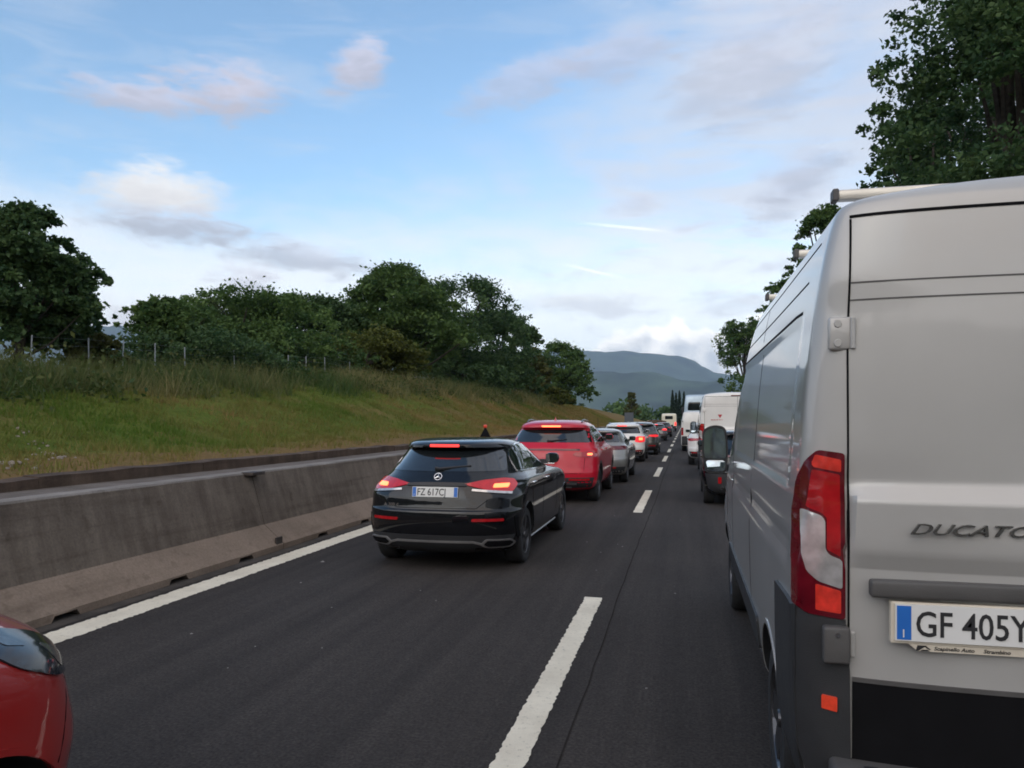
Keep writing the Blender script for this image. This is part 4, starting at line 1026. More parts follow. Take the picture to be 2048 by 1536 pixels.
for v in ('left', 'right'):
    strip(bvh, 'window_chrome', [(.79, 1.062), (1.3, 1.05), (2.0, 1.03), (2.66, 1.028)], .014, v, .007, CHROME, root)
    strip(bvh, 'window_chrome', [(.79, 1.065), (.80, 1.15), (.85, 1.23), (.93, 1.29), (1.03, 1.334), (1.25, 1.363), (1.75, 1.365)], .010, v, .006, CHROME, root)
    strip(bvh, 'sill_trim', [(1.22, .235), (3.05, .235)], .03, v, .010, ALLOY, root)
h, nn = hit(bvh, 'rear', 0, 1.025)                    # ringed three-pointed emblem
eb = MB(); n = 24
ring = [Vector((.043 * math.cos(2*math.pi*k/n), 0, .043 * math.sin(2*math.pi*k/n))) for k in range(n + 1)]
eb.tube(ring, .005, 6, False)
for k in range(3):
    a = R(90 + 120 * k); eb.tube([(0, 0, 0), (.042 * math.cos(a), 0, .042 * math.sin(a))], [.008, .002], 5)
e = eb.build('star_emblem', CHROME, root, 60); e.location = h + Vector((0, -.014, 0)); e.rotation_euler = (-R(35), 0, 0)
h, _ = hit(bvh, 'rear', -.44, .715)
text_mesh('model_badge', 'A 200 d', .045, CHROME, root, rearM(-.60, h.y - .002 + .004, .705, 0) , .003, 0, 1.15)

# ---- red SUV
REDP = mat('red_paint', (0.50, 0.008, 0.026), .35, 0, .8, .05, 3.0, spec=.2, coatr=.03)
T = scaled(SUV, 4.55, .94, 1.66); T['core'] = (.74, .83, .955, .995)
root, bvh, _ = car('red sport utility car with silvery roof rails and lit brake lamps', (-2.62, 14.9, 0), T, REDP, rim=ALLOYD, lit=LIT_HOT, core=LIT_HOT, lamp_mat=RED_LENS, rails=1, antenna=True, near=False, cladding=True, sub=5)
strip(bvh, 'tailgate_trim', [(-.60, 1.06), (.60, 1.06)], .035, 'rear', .006, RED_DEEP, root)
strip(bvh, 'tailgate_gap', [(-.70, .90), (-.68, .60), (.68, .60), (.70, .90)], .010, 'rear', .001, SEAM, root)
strip(bvh, 'bumper_trim', [(-.55, .40), (.55, .40)], .03, 'rear', .012, ALLOY, root)
strip(bvh, 'bumper_trim', [(-.45, .33), (.45, .33)], .02, 'rear', .012, ALLOY, root)
for s in (-1, 1): patch(bvh, 'roof_side_glass', mirx([(.66, 1.20), (.80, 1.20), (.72, 1.44), (.66, 1.44)]) if s < 0 else [(.66, 1.20), (.80, 1.20), (.72, 1.44), (.66, 1.44)], 'rear', .003, GLASS, root, ds=.06)
strip(bvh, 'badge', [(-.12, .80), (.12, .80)], .022, 'rear', .006, CHROME, root)
# ---- silver fastback
SILV = paint('silver_paint', (0.29, 0.28, 0.262), .75, .36)
T = scaled(HATCH, 4.45, .91, 1.43); T['core'] = (.66, .84, .86, .90)
T['lamp'] = [(.30, .90), (.32, .965), (.80, .975), (.88, .95), (.87, .88), (.60, .87)]
T['refl'] = (.42, .62, .40, .44); T['bumper_z'] = .44
root, bvh, _ = car('silver fastback car with dark band between its lamps ahead of the red car', (-2.36, 19.9, 0), T, SILV, rim=ALLOYD, lit=RED_DEEP, lamp_mat=RED_DEEP, brake_lit=False, plate_txt='GB 318KT', plate_z=.60)
patch(bvh, 'lamp_band', rect(-.36, .36, .885, .955), 'rear', .006, GLASS, root, ds=.06)
strip(bvh, 'badge', [(-.16, .92), (.16, .92)], .024, 'rear', .009, CHROME, root)
MB().tube([(.10, .62, 1.40), (.10, .58, 1.70)], .006, 5).build('roof_aerial', PLASTIC, root)
# ---- white SUV, dark SUV, smaller cars further up the left lane
T = scaled(SUV, 4.25, .90, 1.55); T['core'] = (.66, .80, .86, .96); T['lamp'] = [(.52, .80), (.52, .97), (.62, 1.01), (.86, 1.0), (.885, .92), (.87, .80), (.70, .77)]
car('white compact car with big round lit brake lamps', (-2.42, 30.2, 0), T, WHITEP, rim=ALLOYD, lit=LIT_RED, core=LIT_HOT, lamp_mat=LIT_DIM, cladding=True, rails=1, sub=4)
DKG = paint('bronze_grey_paint', (0.075, 0.068, 0.060), .7, .36)
T = scaled(SUV, 4.5, .92, 1.56); T['core'] = (.60, .86, .90, .98)
car('dark bronze estate car with silver roof rails beyond the white compact', (-2.12, 36.4, 0), T, DKG, rim=ALLOY, lit=RED_LENS, lamp_mat=LIT_DIM, rails=2, brake_lit=False, sub=4, plate_txt='FR 902LD', plate_z=.78)
T = scaled(HATCH, 4.0, .86, 1.36); T['core'] = (.60, .84, .88, .95)
car('pale silver small car between the dark bronze estate and the motorhome', (-2.28, 62, 0), T, SILV, lit=LIT_RED, core=LIT_RED, lamp_mat=LIT_DIM, sub=3, handles=False)
car('dark small car just behind the cream motorhome', (-2.1, 76, 0), scaled(HATCH, 4.2, .88, 1.42), BLACK, lit=RED_LENS, brake_lit=False, sub=3, handles=False)
# ---- right lane
T = scaled(HATCH, 3.9, .86, 1.46); T['refl'] = (.50, .56, .44, .56); T['bumper_z'] = .62
root, bvh, _ = car('black small hatchback just ahead of the silver van', (1.18, 15.1, 0), T, BLACK, rim=ALLOYD, lit=RED_LENS, lamp_mat=RED_DEEP, brake_lit=False, plate_txt='EW 540RN', plate_z=.80, low=PLASTIC)
for x in (-.50, -.40): MB().lathe([(-.06, .030), (.06, .030), (.06, .022), (-.05, .020)], c=(0, 0, 0), n=16).build('exhaust_pipe', CHROME, root).matrix_local = Matrix.Translation((x, .06, .36)) @ Matrix.Rotation(R(-90), 4, 'Z')
T = scaled(SUV, 4.2, .90, 1.6)
car('white car in the right lane, almost hidden by the white panel van', (.99, 28.6, 0), T, WHITEP, rim=ALLOYD, lit=RED_LENS, lamp_mat=RED_LENS, brake_lit=False, sub=4)

# ---- red car beside the camera: only its front corner shows
REDF = paint('tomato_red_paint', (0.33, 0.012, 0.010), .0, .4)
FK = [K(.20, .3, 3.72, .68, .5, 2.6, .9, 2.2), K(.26, .1, 3.90, .80, .5, 2.6, .85, 2.2), K(.40, .0, 3.985, .845, .5, 2.6, .72, 2.3), K(.56, .0, 4.0, .862, .5, 2.6, .66, 2.35), K(.64, .01, 3.985, .866, .5, 2.6, .62, 2.4), K(.74, .02, 3.95, .866, .5, 2.6, .60, 2.45),
      K(.84, .04, 3.93, .860, .5, 2.6, .62, 2.4), K(.90, .05, 3.90, .852, .5, 2.6, .66, 2.35), K(.96, .06, 3.82, .835, .5, 2.6, .74, 2.25), K(1.01, .08, 3.68, .80, .5, 2.6, .80, 2.2), K(1.05, .12, 3.42, .76, .5, 2.6, .8, 2.2), K(1.085, .16, 3.1, .735, .5, 2.6, .8, 2.2), K(1.12, .2, 2.95, .72, .5, 2.6, .8, 2.3),
      K(1.28, .3, 2.65, .67), K(1.42, .38, 2.35, .60), K(1.50, .5, 2.0, .5), K(1.53, .8, 1.7, .3), K(1.535, 1.0, 1.4, .1)]
FK = [(k[0] * (1.07 if k[0] > .5 else 1 + .07 * k[0] / .5),) + tuple(k[1:]) for k in FK]
fx, fy = -2.64, -1.66
root = empty('car', (fx, fy, 0)); tag(root, 'small red car nosing in at the left, its headlamp and front wing showing', 'car', 'cars queueing on the motorway')
vs, fs = loft(FK, 8, 20, 30)
o, bvh = cut_arches(vs, fs, [(.75, .34, .39), (3.26, .36, .405)], .866, REDF, PLASTIC, 'body', root)
for y_ in (.75, 3.26):
    for s in (-1, 1): add_wheel(root, s * .832, y_, .33, .19, ALLOYD, s)
for v, s in (('right', 1), ('left', -1)):
    pts = [(3.33, 1.0754, .03), (3.47, 1.0539, .06), (3.66, 0.9951, .06), (3.80, 0.9042, .04), (3.76, 0.8560, .04), (3.62, 0.8774, .06), (3.42, 0.9684, .06)]
    bez = patch(bvh, 'headlamp', pts, v, .007, mat('headlamp_dark', (0.020, 0.023, 0.028), .12, 0, .35, .3, 14, spec=.2), root, ds=.025, r=.05)
    cl = [(3.40, 1.0539), (3.47, 1.0326), (3.62, 0.9898), (3.76, 0.9149), (3.74, 0.8988), (3.60, 0.9577), (3.46, 1.0005)]
    patch(bvh, 'lamp_reflector', [(3.60, 0.9791), (3.69, 0.9416), (3.75, 0.8988), (3.735, 0.8720), (3.66, 0.8934)], v, .0085, mat('lamp_inner', (0.085, 0.09, 0.095), .25, .5, .4, .3, 30), bez, ds=.02, r=.02)
    patch(bvh, 'lamp_reflector', [(3.43, 1.0433), (3.50, 1.0218), (3.53, 0.9898), (3.455, 1.0111)], v, .0085, mat('lamp_inner', (0.085, 0.09, 0.095), .25, .5, .4, .3, 30), bez, ds=.02, r=.01)
    a = circ_side(3.26, .36, .425, 0, 180, 24); b = circ_side(3.26, .36, .406, 180, 0, 24)
    patch(bvh, 'arch_lip', a + b, v, .006, REDF, root, ds=.04)
    strip(bvh, 'bumper_gap', [(3.70, 0.8507), (3.64, 0.7490), (3.59, 0.6420), (3.53, 0.4922)], .006, v, .001, SEAM, root, .05)
    strip(bvh, 'bonnet_gap', [(2.85, 1.1181), (3.10, 1.0914), (3.32, 1.0539)], .006, v, .001, SEAM, root, .05)
    patch(bvh, 'side_window', [(1.05, 1.2091), (2.55, 1.1770), (2.15, 1.4552), (1.2, 1.4980)], v, .004, GLASSB, root, ds=.08, r=.04)
patch(bvh, 'windscreen', [(-.60, 1.15), (.60, 1.15), (.50, 1.42), (-.50, 1.42)], 'front', .004, GLASS, root, ds=.08, r=.05)
patch(bvh, 'grille', [(-.42, .40), (.42, .40), (.48, .58), (-.48, .58)], 'front', .006, PLASTIC, root, ds=.06, r=.04)
patch(bvh, 'bonnet_badge', [(-.05, .80), (.05, .80), (.05, .88), (-.05, .88)], 'front', .006, CHROME, root, ds=.05, r=.03)

# ------------------------------------------------------------------ panel vans
VK = [(.34, .10, 5.10, .90), (.44, .02, 5.30, .985), (.62, .0, 5.38, 1.012), (.84, .0, 5.41, 1.022), (1.05, .0, 5.36, 1.026), (1.175, .0, 5.25, 1.026), (1.195, .0, 5.20, 1.025), (1.235, .001, 5.12, 1.022),
      (1.40, .004, 4.85, 1.012), (1.415, .005, 4.80, 1.010), (1.455, .007, 4.72, 1.008), (1.60, .012, 4.55, .998), (1.80, .014, 4.35, .982), (1.98, .017, 4.15, .962), (2.12, .021, 3.98, .942), (2.22, .025, 3.86, .922), (2.275, .028, 3.78, .908),
      (2.29, .029, 3.74, .903), (2.318, .033, 3.70, .894), (2.344, .040, 3.64, .876), (2.364, .052, 3.55, .838), (2.382, .068, 3.42, .75), (2.400, .09, 3.2, .60), (2.416, .16, 2.95, .38), (2.426, .5, 2.6, .18), (2.429, .9, 2.2, .06)]
VKEYS = [(z, yr, yf, w, (.15 if z < 2.0 else .13), (2.6 if z < 1.6 else 3.0), 1.0 if z > 1 else .7, 2.2) for (z, yr, yf, w) in VK]
def van(label, loc, body, hero=True):
    root = empty('panel_van', loc); tag(root, label, 'van', 'vans queueing on the motorway')
    vs, fs = loft(VKEYS, 6 if hero else 3, 34 if hero else 14, 60 if hero else 24)
    out = []
    for (x, y, z) in vs:                          # pressed panels in the sides, as on windowless vans
        if .22 < y < 3.6 and abs(x) > .8:
            def box(a0, a1, v_, w_=.02): return min(1, max(0, (v_ - a0) / w_)) * min(1, max(0, (a1 - v_) / w_))
            dx = .010 * box(.40, 3.45, y, .05) * box(1.40, 2.035, z, .03)
            dx += -.010 * box(1.13, 1.27, z, .05) * box(.25, 4.2, y, .1)
            x -= math.copysign(dx, x)
        if y < .12 and abs(x) < .89:               # raised band across the rear doors
            y -= float(np.interp(z, [1.185, 1.24, 1.40, 1.45], [0, .020, .024, 0])) * min(1, max(0, (.872 - abs(x)) / .015))
        out.append((x, y, z))
    o, bvh = cut_arches(out, fs, [(1.02, .34, .40), (4.46, .34, .41)], 1.03, body, PLASTIC, 'body', root, .34)
    for y_ in (1.02, 4.46):
        for s in (-1, 1): add_wheel(root, s * .985, y_, .335, .225, ALLOYD if hero else ALLOY, s, 6, False)
    P = lambda px, py: (atY(px, py, 2.56).x - 1.375, atY(px, py, 2.56).z)       # photo outline to the rear plane of the van
    # door gaps, grey strips painting the shade in the pressed grooves
    DG = -.872
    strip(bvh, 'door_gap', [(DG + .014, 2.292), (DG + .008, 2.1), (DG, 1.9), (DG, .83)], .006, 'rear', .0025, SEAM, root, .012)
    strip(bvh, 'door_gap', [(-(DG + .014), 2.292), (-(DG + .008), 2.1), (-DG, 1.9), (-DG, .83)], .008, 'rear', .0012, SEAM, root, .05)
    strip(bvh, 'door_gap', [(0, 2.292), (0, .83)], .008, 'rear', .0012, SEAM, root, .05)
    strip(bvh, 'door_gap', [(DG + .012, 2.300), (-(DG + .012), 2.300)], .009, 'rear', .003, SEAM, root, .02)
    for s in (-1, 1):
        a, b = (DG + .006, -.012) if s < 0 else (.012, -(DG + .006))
        strip(bvh, 'groove_shade_line', [(a, 2.085), (b, 2.085)], .0045, 'rear', .0022, PLASTICG, root, .02)
        strip(bvh, 'groove_shade_line', [(a, 2.030), (b, 2.030)], .0045, 'rear', .0022, PLASTICG, root, .02)
    # lamps
    for s in (-1, 1):
        sg = lambda L_: [(-a * s, b) for a, b in L_] if s > 0 else L_
        fl = lambda L_: sg(L_)[::-1] if s > 0 else L_
        outl = [(-.880, 1.545), (-.955, 1.555), (-.985, 1.52), (-1.004, 1.46), (-1.0145, 1.36), (-1.0215, 1.20), (-1.0215, 1.055), (-.985, 1.030), (-.880, 1.022)]
        tl = patch(bvh, 'tail_lamp', fl(outl), 'rear', .016, RED_DEEP, root, ds=.02, r=.012)
        patch(bvh, 'red_lens', fl([(-.890, 1.525), (-.960, 1.540), (-.968, 1.515), (-.966, 1.500), (-.890, 1.485)]), 'rear', .0175, RED_BRIGHT, tl, ds=.02, r=.006)
        patch(bvh, 'red_lens', fl([(-.893, 1.478), (-.968, 1.492), (-.985, 1.37), (-.942, 1.352), (-.930, 1.338), (-.930, 1.238), (-.893, 1.218)]), 'rear', .0170, RED_LENS, tl, ds=.02, r=.006)
        patch(bvh, 'clear_lens', fl([(-.998, 1.365), (-.945, 1.345), (-.934, 1.330), (-.935, 1.240), (-.924, 1.222), (-.888, 1.208), (-.888, 1.118), (-.955, 1.137), (-.985, 1.165), (-.998, 1.22)]), 'rear', .0185, CLEAR, tl, ds=.02, r=.010)
        patch(bvh, 'red_lens', fl([(-.892, 1.112), (-.962, 1.128), (-.962, 1.045), (-.892, 1.040)]), 'rear', .0175, RED_BRIGHT, tl, ds=.02, r=.006)
        # dark bumper corner, along the side and round the back
        bc = patch(bvh, 'bumper_corner', fl([(-.880, 1.020), (-.985, 1.028), (-1.0205, 1.05), (-1.0185, .80), (-1.008, .60), (-.96, .43), (-.86, .38), (-.865, .6), (-.868, .86)]), 'rear', .013, PLASTIC if True else body, root, ds=.04)
        patch(bvh, 'bumper_side', [(.11, 1.050), (.22, 1.05), (.56, 1.035), (.60, .66), (.585, .45), (.35, .37), (.13, .42)], 'left' if s < 0 else 'right', .014, PLASTIC, root, ds=.05)
        # hinges
        h, _ = hit(bvh, 'rear', DG - .03, 1.93); sx = 1 if s < 0 else -1
        hb = MB().box(-.045, .045, -.020, .012, -.062, .062, .012)
        ho = hb.build('door_hinge', body, root, 40); ho.location = ((DG - .020) * sx, h.y, 1.925); ho.scale = (.82, .9, .86)
        for dz in (-.036, .036):
            MB().lathe([(-.003, .0), (-.003, .013), (.006, .017), (.010, .017)], n=16).build('hinge_bolt', body, ho, 40).matrix_local = Matrix.Translation((-.012 * sx, -.0215, dz)) @ Matrix.Rotation(R(90), 4, 'Z')
        MB().tube([(.042 * sx, -.022, -.056), (.042 * sx, -.022, .056)], .010, 10).build('hinge_pin', body, ho, 60)
        h, _ = hit(bvh, 'rear', (DG - .02), .94)
        hc = MB().box(-.062, .018, -.030, .012, -.058, .058, .010).build('hinge_cover', PLASTICG, root, 40); hc.location = ((DG - .018) * sx, h.y - .012, .945)
        MB().lathe([(-.003, .0), (-.003, .008), (.008, .010)], n=14).build('cover_screw', CHROME, hc, 40).matrix_local = Matrix.Translation((-.02, -.031, .034)) @ Matrix.Rotation(R(90), 4, 'Z')
        MB().box((DG + .0025) if s < 0 else -(DG + .018), (DG + .018) if s < 0 else -(DG + .0025), h.y - .016, h.y + .01, .905, .985, .004).build('hinge_strap', body, root)
        rf_ = [(-.902, .730), (-.945, .735), (-.945, .778), (-.902, .775)]
        patch(bvh, 'reflector', fl(rf_), 'rear', .020, REFLECTOR, root, ds=.03, r=.004, deep=.004)
        # side: sliding-door and panel gaps, rub strip, sill
        vw = 'left' if s < 0 else 'right'
        for L_, w_ in (([(.40, 2.145), (3.5, 2.145)], .007), ([(.30, 2.262), (3.55, 2.262)], .006), ([(1.92, 2.25), (1.92, .60)], .006), ([(3.52, 2.05), (3.52, .55)], .007), ([(4.75 - .42, 1.62), (4.2, .85)], .006)):
            strip(bvh, 'panel_gap', L_, w_, vw, .0012, SEAM, root, .08)
        strip(bvh, 'panel_shadow_strip', [(.44, 2.040), (.60, 2.046), (3.40, 2.046)], .011, vw, .0016, SEAM, root, .08)  # dark strip painting the shadow along the top of the stamped panel
        patch(bvh, 'sill_moulding', [(1.50, .50), (1.50, .66), (3.98, .66), (3.98, .50)], vw, .012, PLASTIC, root, ds=.09, r=.03)
        a = circ_side(1.02, .34, .425, 10, 170, 18); b = circ_side(1.02, .34, .4005, 170, 10, 18)
        patch(bvh, 'arch_flange', a + b, vw, .004, body, root, ds=.06)
        patch(bvh, 'cab_window', [(3.62, 1.38), (4.40, 1.30), (4.10, 1.80), (3.72, 1.96), (3.62, 1.96)], vw, .004, GLASSB, root, ds=.07, r=.03)
        # big two-part mirror on an arm
        sx2 = 1 if s > 0 else -1
        def slab(nm, outl, y0, y1, mt_, par):
            ol = rounded([(a_ * sx2, b_, r_) for a_, b_, r_ in outl], .03, 5); n_ = len(ol)
            bm_ = MB().add([(p_.x, y0, p_.y) for p_ in ol] + [(p_.x * .82, y1, p_.y * .86) for p_ in ol], [tuple(range(n_)), tuple(range(n_, 2 * n_))[::-1]] + [(k_, n_ + k_, n_ + (k_ + 1) % n_, (k_ + 1) % n_) for k_ in range(n_)])
            q_ = bm_.build(nm, mt_, par, 50); fix_normals(q_.data); return q_
        mo = slab('door_mirror', [(-.095, -.20, .05), (.085, -.20, .05), (.112, .0, .05), (.105, .17, .09), (.02, .21, .09), (-.085, .195, .08), (-.105, .02, .05)], -.05, .12, PLASTIC, root)
        mo.location = (sx2 * 1.125, 4.22, 1.40)
        slab('mirror_glass', [(-.085, -.075, .02), (.085, -.075, .02), (.095, .02, .05), (.088, .155, .07), (.015, .188, .07), (-.07, .175, .06), (-.088, .02, .05)], -.056, -.045, MIRROR, mo)
        slab('mirror_glass', [(-.078, -.182, .04), (.070, -.182, .04), (.084, -.098, .02), (-.084, -.098, .02)], -.058, -.045, MIRROR, mo)
        MB().tube([(0, .04, -.14), (-(1 if s > 0 else -1) * .2, .08, -.17)], .03, 8).build('mirror_arm', PLASTIC, mo, 60)
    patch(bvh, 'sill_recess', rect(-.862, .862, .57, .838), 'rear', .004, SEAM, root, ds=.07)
    strip(bvh, 'door_seal', [(-.862, .836), (.862, .836)], .014, 'rear', .006, PLASTICG, root)
    MB().box(-.93, .93, -.075, .14, .50, .585, .02).build('rear_step', PLASTICG, root, 40)
    tb = MB()
    for k in range(24): tb.box(-.84 + k * .07, -.80 + k * .07, -.055, -.01, .585, .589)
    tb.build('step_tread', PLASTIC, root)
    h, _ = hit(bvh, 'rear', -.5, 1.135)
    MB().box(-.822, .04, h.y - .032, h.y + .01, 1.108, 1.162, .010).build('handle_bar', PLASTICG, root, 40)
    h, _ = hit(bvh, 'rear', -.48, 1.03)
    txt = 'GF 405YX' if hero else 'FT 271WS'
    pf = MB().box(-.765, -.222, h.y - .022, h.y + .004, .972, 1.099, .004)
    fo = pf.build('plate_frame', mat('pale_frame', (0.62, 0.56, 0.46), .4, .0, .3, .06), root)
    plate(root, -.4935, h.y - .026, 1.038, txt, both=True)
    lip = MB(); lip.add([(-.715, h.y - .020, .973), (-.69, h.y - .020, .952), (-.222, h.y - .020, .952), (-.222, h.y - .020, .973), (-.715, h.y + .0, .973), (-.69, h.y, .952), (-.222, h.y, .952), (-.222, h.y, .973)], [(0, 1, 2, 3), (4, 7, 6, 5), (0, 4, 5, 1), (1, 5, 6, 2)])
    lip.build('frame_lip', MATS['pale_frame'], fo)
    if hero:
        text_mesh('frame_lettering', 'Scapinello Auto     Strambino', .0155, INK, fo, rearM(-.645, h.y - .0212, .9575), .0004, .0003, 1.12, shear=.25)
        lg = MB()
        for k, q in enumerate(([(-.695, .953), (-.688, .953), (-.664, .970), (-.690, .970)], [(-.683, .953), (-.655, .953), (-.662, .958), (-.676, .958)], [(-.659, .958), (-.652, .958), (-.668, .970), (-.675, .970)])):
            lg.add([(a, h.y - .0215, b) for a, b in q], [(0, 1, 2, 3)])
        lg.build('frame_logo', INK, fo)
    for x, rw in ((-.655, .62), (.38, .62)) if hero else ():
        pass
    h, _ = hit(bvh, 'rear', -.36, 1.325)
    if hero:
        text_mesh('model_lettering', 'DUCATO', .047, mat('smoked_chrome', (0.20, 0.195, 0.19), .25, .9), root, rearM(-.715, h.y - .002, 1.305), .005, .0003, 1.62, shear=.4, spacing=1.0)
    # roof: third lamp, cross bars
    if not hero:
        h, _ = hit(bvh, 'rear', 0, 2.32); MB().box(-.17, .17, h.y - .02, h.y + .05, 2.305, 2.335, .008).build('high_brake_lamp', RED_DEEP, root, 40)
        h, _ = hit(bvh, 'rear', -.45, 1.80)
        b = MB(); q = h.y - .003
        for k in range(7): b.box(-.70 + k * .07, -.655 + k * .07, q, q + .004, 1.645, 1.665)
        b.add([(-.52, q, 1.80), (-.40, q, 1.80), (-.46, q, 1.70)], [(0, 2, 1)])
        b.build('door_logo', mat('logo_red', (0.45, 0.03, 0.04), .5), root)
    else:
        for y_, in ((.40,), (1.39,), (2.73,)):
            cb = MB().box(-.845, .845, y_ - .025, y_ + .025, 2.434, 2.470, .010).build('roof_bar', mat('cream_aluminium', (0.66, 0.62, 0.55), .35, .4), root, 40)
            for s in (-1, 1):
                MB().box(min(s*.84, s*.862), max(s*.84, s*.862), y_ - .028, y_ + .028, 2.430, 2.474, .006).build('end_cap', PLASTICG, cb)
                hh = hit(bvh, 'top', s * .70, y_)[0]
                MB().box(s*.70 - .02, s*.70 + .02, y_ - .03, y_ + .03, hh.z - .02, 2.44, .005).build('bar_foot', PLASTICG, cb)
    patch(bvh, 'windscreen', [(-.80, 1.42), (.80, 1.42), (.70, 2.02), (-.70, 2.02)], 'front', .004, GLASS, root, ds=.12, r=.08)
    return root
VANP = mat('silver_van_paint', (0.42, 0.412, 0.395), .45, .25, .85, .06, 1.7, rvar=.08, coatr=.06, detail=9)
van('silver panel van filling the right side, with roof bars and tall red lamps', (1.375, 2.55, 0), VANP, True)
van('white panel van with red tail lamps two places ahead of the silver van', (1.40, 21.9, 0), WHITEP, False)

# ---- white tall van, coach, motorhome and tarpaulin trailer further off
def bodybox(name, root, W, L, z0, z1, r, material, taper=0.0):
    keys = [(z0, .05, L - .05, W * .96, .2, 3.5, .3, 3), (z0 + .12, .0, L, W, .2, 3.5, .3, 3), (z0 + (z1 - z0) * .55, 0, L, W, .2, 3.5, .3, 3), (z1 - r, .03 + taper * .5, L - .1, W - .02 - taper, .2, 3.5, .4, 3), (z1 - r * .3, .08 + taper, L - .25, W - .06 - taper, .2, 3.5, .4, 3), (z1 - .02, .2 + taper, L - .5, W - .2 - taper, .2, 3, .4, 3), (z1, .5, L - .9, W * .4, .2, 3, .4, 3)]
    vs, fs = loft(keys, 4, 10, 14)
    return vs, fs
def big(name, label, loc, W, L, z0, z1, r, material, wheels, rad, taper=0.0, cat='van', group=None):
    root = empty(name, loc); tag(root, label, cat, group)
    vs, fs = bodybox(name, root, W, L, z0, z1, r, material, taper)
    o, bvh = cut_arches(vs, fs, [(y_, rad, rad * 1.18) for y_ in wheels], W, material, PLASTIC, 'body', root)
    for y_ in wheels:
        for s in (-1, 1): add_wheel(root, s * (W - .04), y_, rad, .24, ALLOYD, s, 6, False)
    return root, bvh
def lamps(root, bvh, x0, x1, z0, z1, m_=RED_LENS):
    for s in (-1, 1): patch(bvh, 'tail_lamp', rect(x0, x1, z0, z1) if s > 0 else rect(-x1, -x0, z0, z1), 'rear', .012, m_, root, ds=.08, r=.02)
GV = 'vans queueing on the motorway'
root, bvh = big('panel_van', 'smaller white van with dark lower body ahead of the white panel van', (.78, 41.4, 0), .98, 5.0, .3, 2.12, .25, WHITEP, (.9, 3.95), .33, .06, 'van', GV)
lamps(root, bvh, .86, .96, .85, 1.25); patch(bvh, 'lower_bumper', rect(-.94, .94, .34, .80), 'rear', .01, PLASTIC, root, ds=.1, r=.05)
strip(bvh, 'door_gap', [(0, 1.98), (0, .82)], .012, 'rear', .002, SEAM, root); plate(root, .3, -.03, .95, 'GA 117ZE')
for z in (1.55, 1.1): MB().box(-.93, -.88, -.02, .02, z, z + .06).build('door_hinge', PLASTIC, root)
root, bvh = big('coach', 'pale blue coach rising above the small white van', (1.18, 57.5, 0), 1.25, 11.5, .4, 3.5, .35, paint('pale_blue_paint', (0.46, 0.58, 0.68), .2, .35), (2.8, 9.2), .48, .05, 'coach')
patch(bvh, 'rear_window', [(-1.0, 2.35), (1.0, 2.35), (.95, 2.95), (-.95, 2.95)], 'rear', .01, GLASS, root, ds=.15, r=.12); lamps(root, bvh, 1.0, 1.2, 1.0, 1.6)
for k in range(6):
    for v in ('left', 'right'): patch(bvh, 'side_window', rect(.5 + k * 1.7, 2.1 + k * 1.7, 1.9, 2.9), v, .01, GLASSB, root, ds=.2, r=.08)
for s in (-1, 1):
    mo = MB().box(s*1.38 - .10, s*1.38 + .10, 11.35, 11.47, 2.15, 2.75, .05).build('door_mirror', PLASTIC, root, 40); MB().tube([(s*1.38, 11.4, 2.75), (s*1.2, 11.3, 2.95), (s*.9, 11.2, 2.9)], .03, 6).build('mirror_arm', PLASTIC, mo)
plate(root, 0, -.03, .75, 'FK 880HB')
root, bvh = big('motorhome', 'cream motorhome with a dark rear window at the far end of the left lane', (-2.25, 113, 0), 1.05, 6.4, .45, 2.60, .3, paint('cream_paint', (0.70, 0.66, 0.52), 0, .4), (1.4, 4.9), .36, .0, 'motorhome')
patch(bvh, 'rear_window', rect(-.55, .55, 1.75, 2.25), 'rear', .01, GLASS, root, ds=.15, r=.1); lamps(root, bvh, .8, 1.0, .85, 1.35, LIT_RED)
patch(bvh, 'lower_bumper', rect(-1.0, 1.0, .46, .80), 'rear', .01, PLASTIC, root, ds=.12)
root = empty('covered_trailer', (-3.15, 86, 0)); tag(root, 'low trailer under a brown tarpaulin far along the left lane', 'trailer')
b = MB(); n = 9
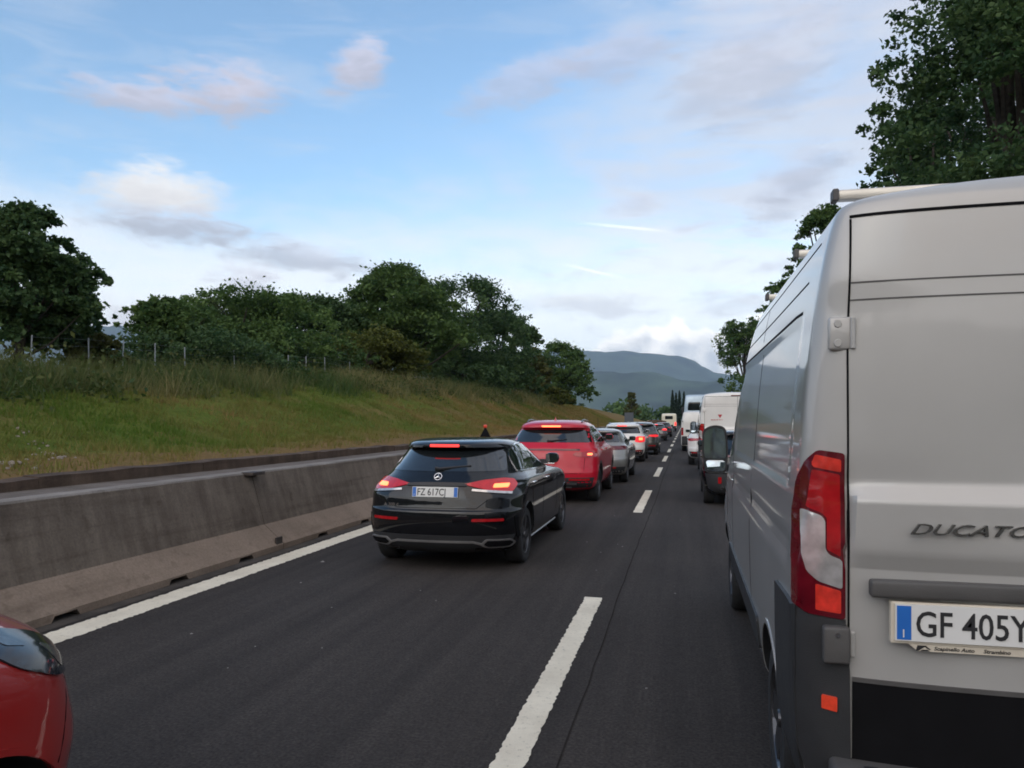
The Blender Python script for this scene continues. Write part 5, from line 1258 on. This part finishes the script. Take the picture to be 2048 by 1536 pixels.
for k, y_ in enumerate((0, .02, 3.9, 3.92)):
    for i in range(n):
        t = i / (n - 1); x = -1.08 + 2.16 * t; z = 1.50 + .16 * math.sin(math.pi * t) + .02 * math.sin(9 * t) if k in (1, 2) else .95
        b.v.append((x, y_, z))
b.f += [(k * n + i, k * n + i + 1, (k + 1) * n + i + 1, (k + 1) * n + i) for k in range(3) for i in range(n - 1)]
b.add([(-1.08, .02, .95), (-1.08, 3.9, .95), (-1.08, 3.9, 1.5), (-1.08, .02, 1.5)], [(0, 1, 2, 3)]); b.add([(1.08, .02, .95), (1.08, 3.9, .95), (1.08, 3.9, 1.5), (1.08, .02, 1.5)], [(3, 2, 1, 0)])
b.build('tarpaulin', mat('brown_tarpaulin', (0.115, 0.070, 0.045), .8, var=.3, scale=3, bump=.5, bscale=6), root, 40)
MB().box(-1.06, 1.06, .04, 3.88, .55, .95, .02).build('bed', mat('trailer_grey', (0.22, 0.22, 0.22), .5, .3), root)
for s in (-1, 1): add_wheel(root, s * 1.04, 2.0, .32, .2, ALLOYD, s); MB().box(s*.85 - .1, s*.85 + .1, .0, .04, .65, .8, .01).build('tail_lamp', RED_LENS, root)
MB().box(-1.10, -.75, 4.0, 4.1, .6, 1.62, .02).build('headboard', mat('cream_board', (0.55, 0.50, 0.38), .6), root)
MB().tube([(0, 3.88, .6), (0, 5.2, .5)], .05, 8).build('drawbar', PLASTIC, root)

# ------------------------------------------------------------------ air: haze in one closed box round everything
hz = bpy.data.materials.new('haze_air'); hz.use_nodes = True; nt = hz.node_tree; nt.nodes.remove(nt.nodes['Principled BSDF'])
pv = nt.nodes.new('ShaderNodeVolumePrincipled'); pv.inputs['Color'].default_value = (0.58, 0.77, 1.0, 1); pv.inputs['Density'].default_value = 0.85e-4; pv.inputs['Anisotropy'].default_value = 0.0
nt.links.new(pv.outputs[0], nt.nodes['Material Output'].inputs['Volume'])
hb = MB().box(-17000, 17000, -7000, 17000, -30, 800).build('haze', hz); tag(hb, 'pale haze hanging over the whole valley', 'haze', kind='stuff')
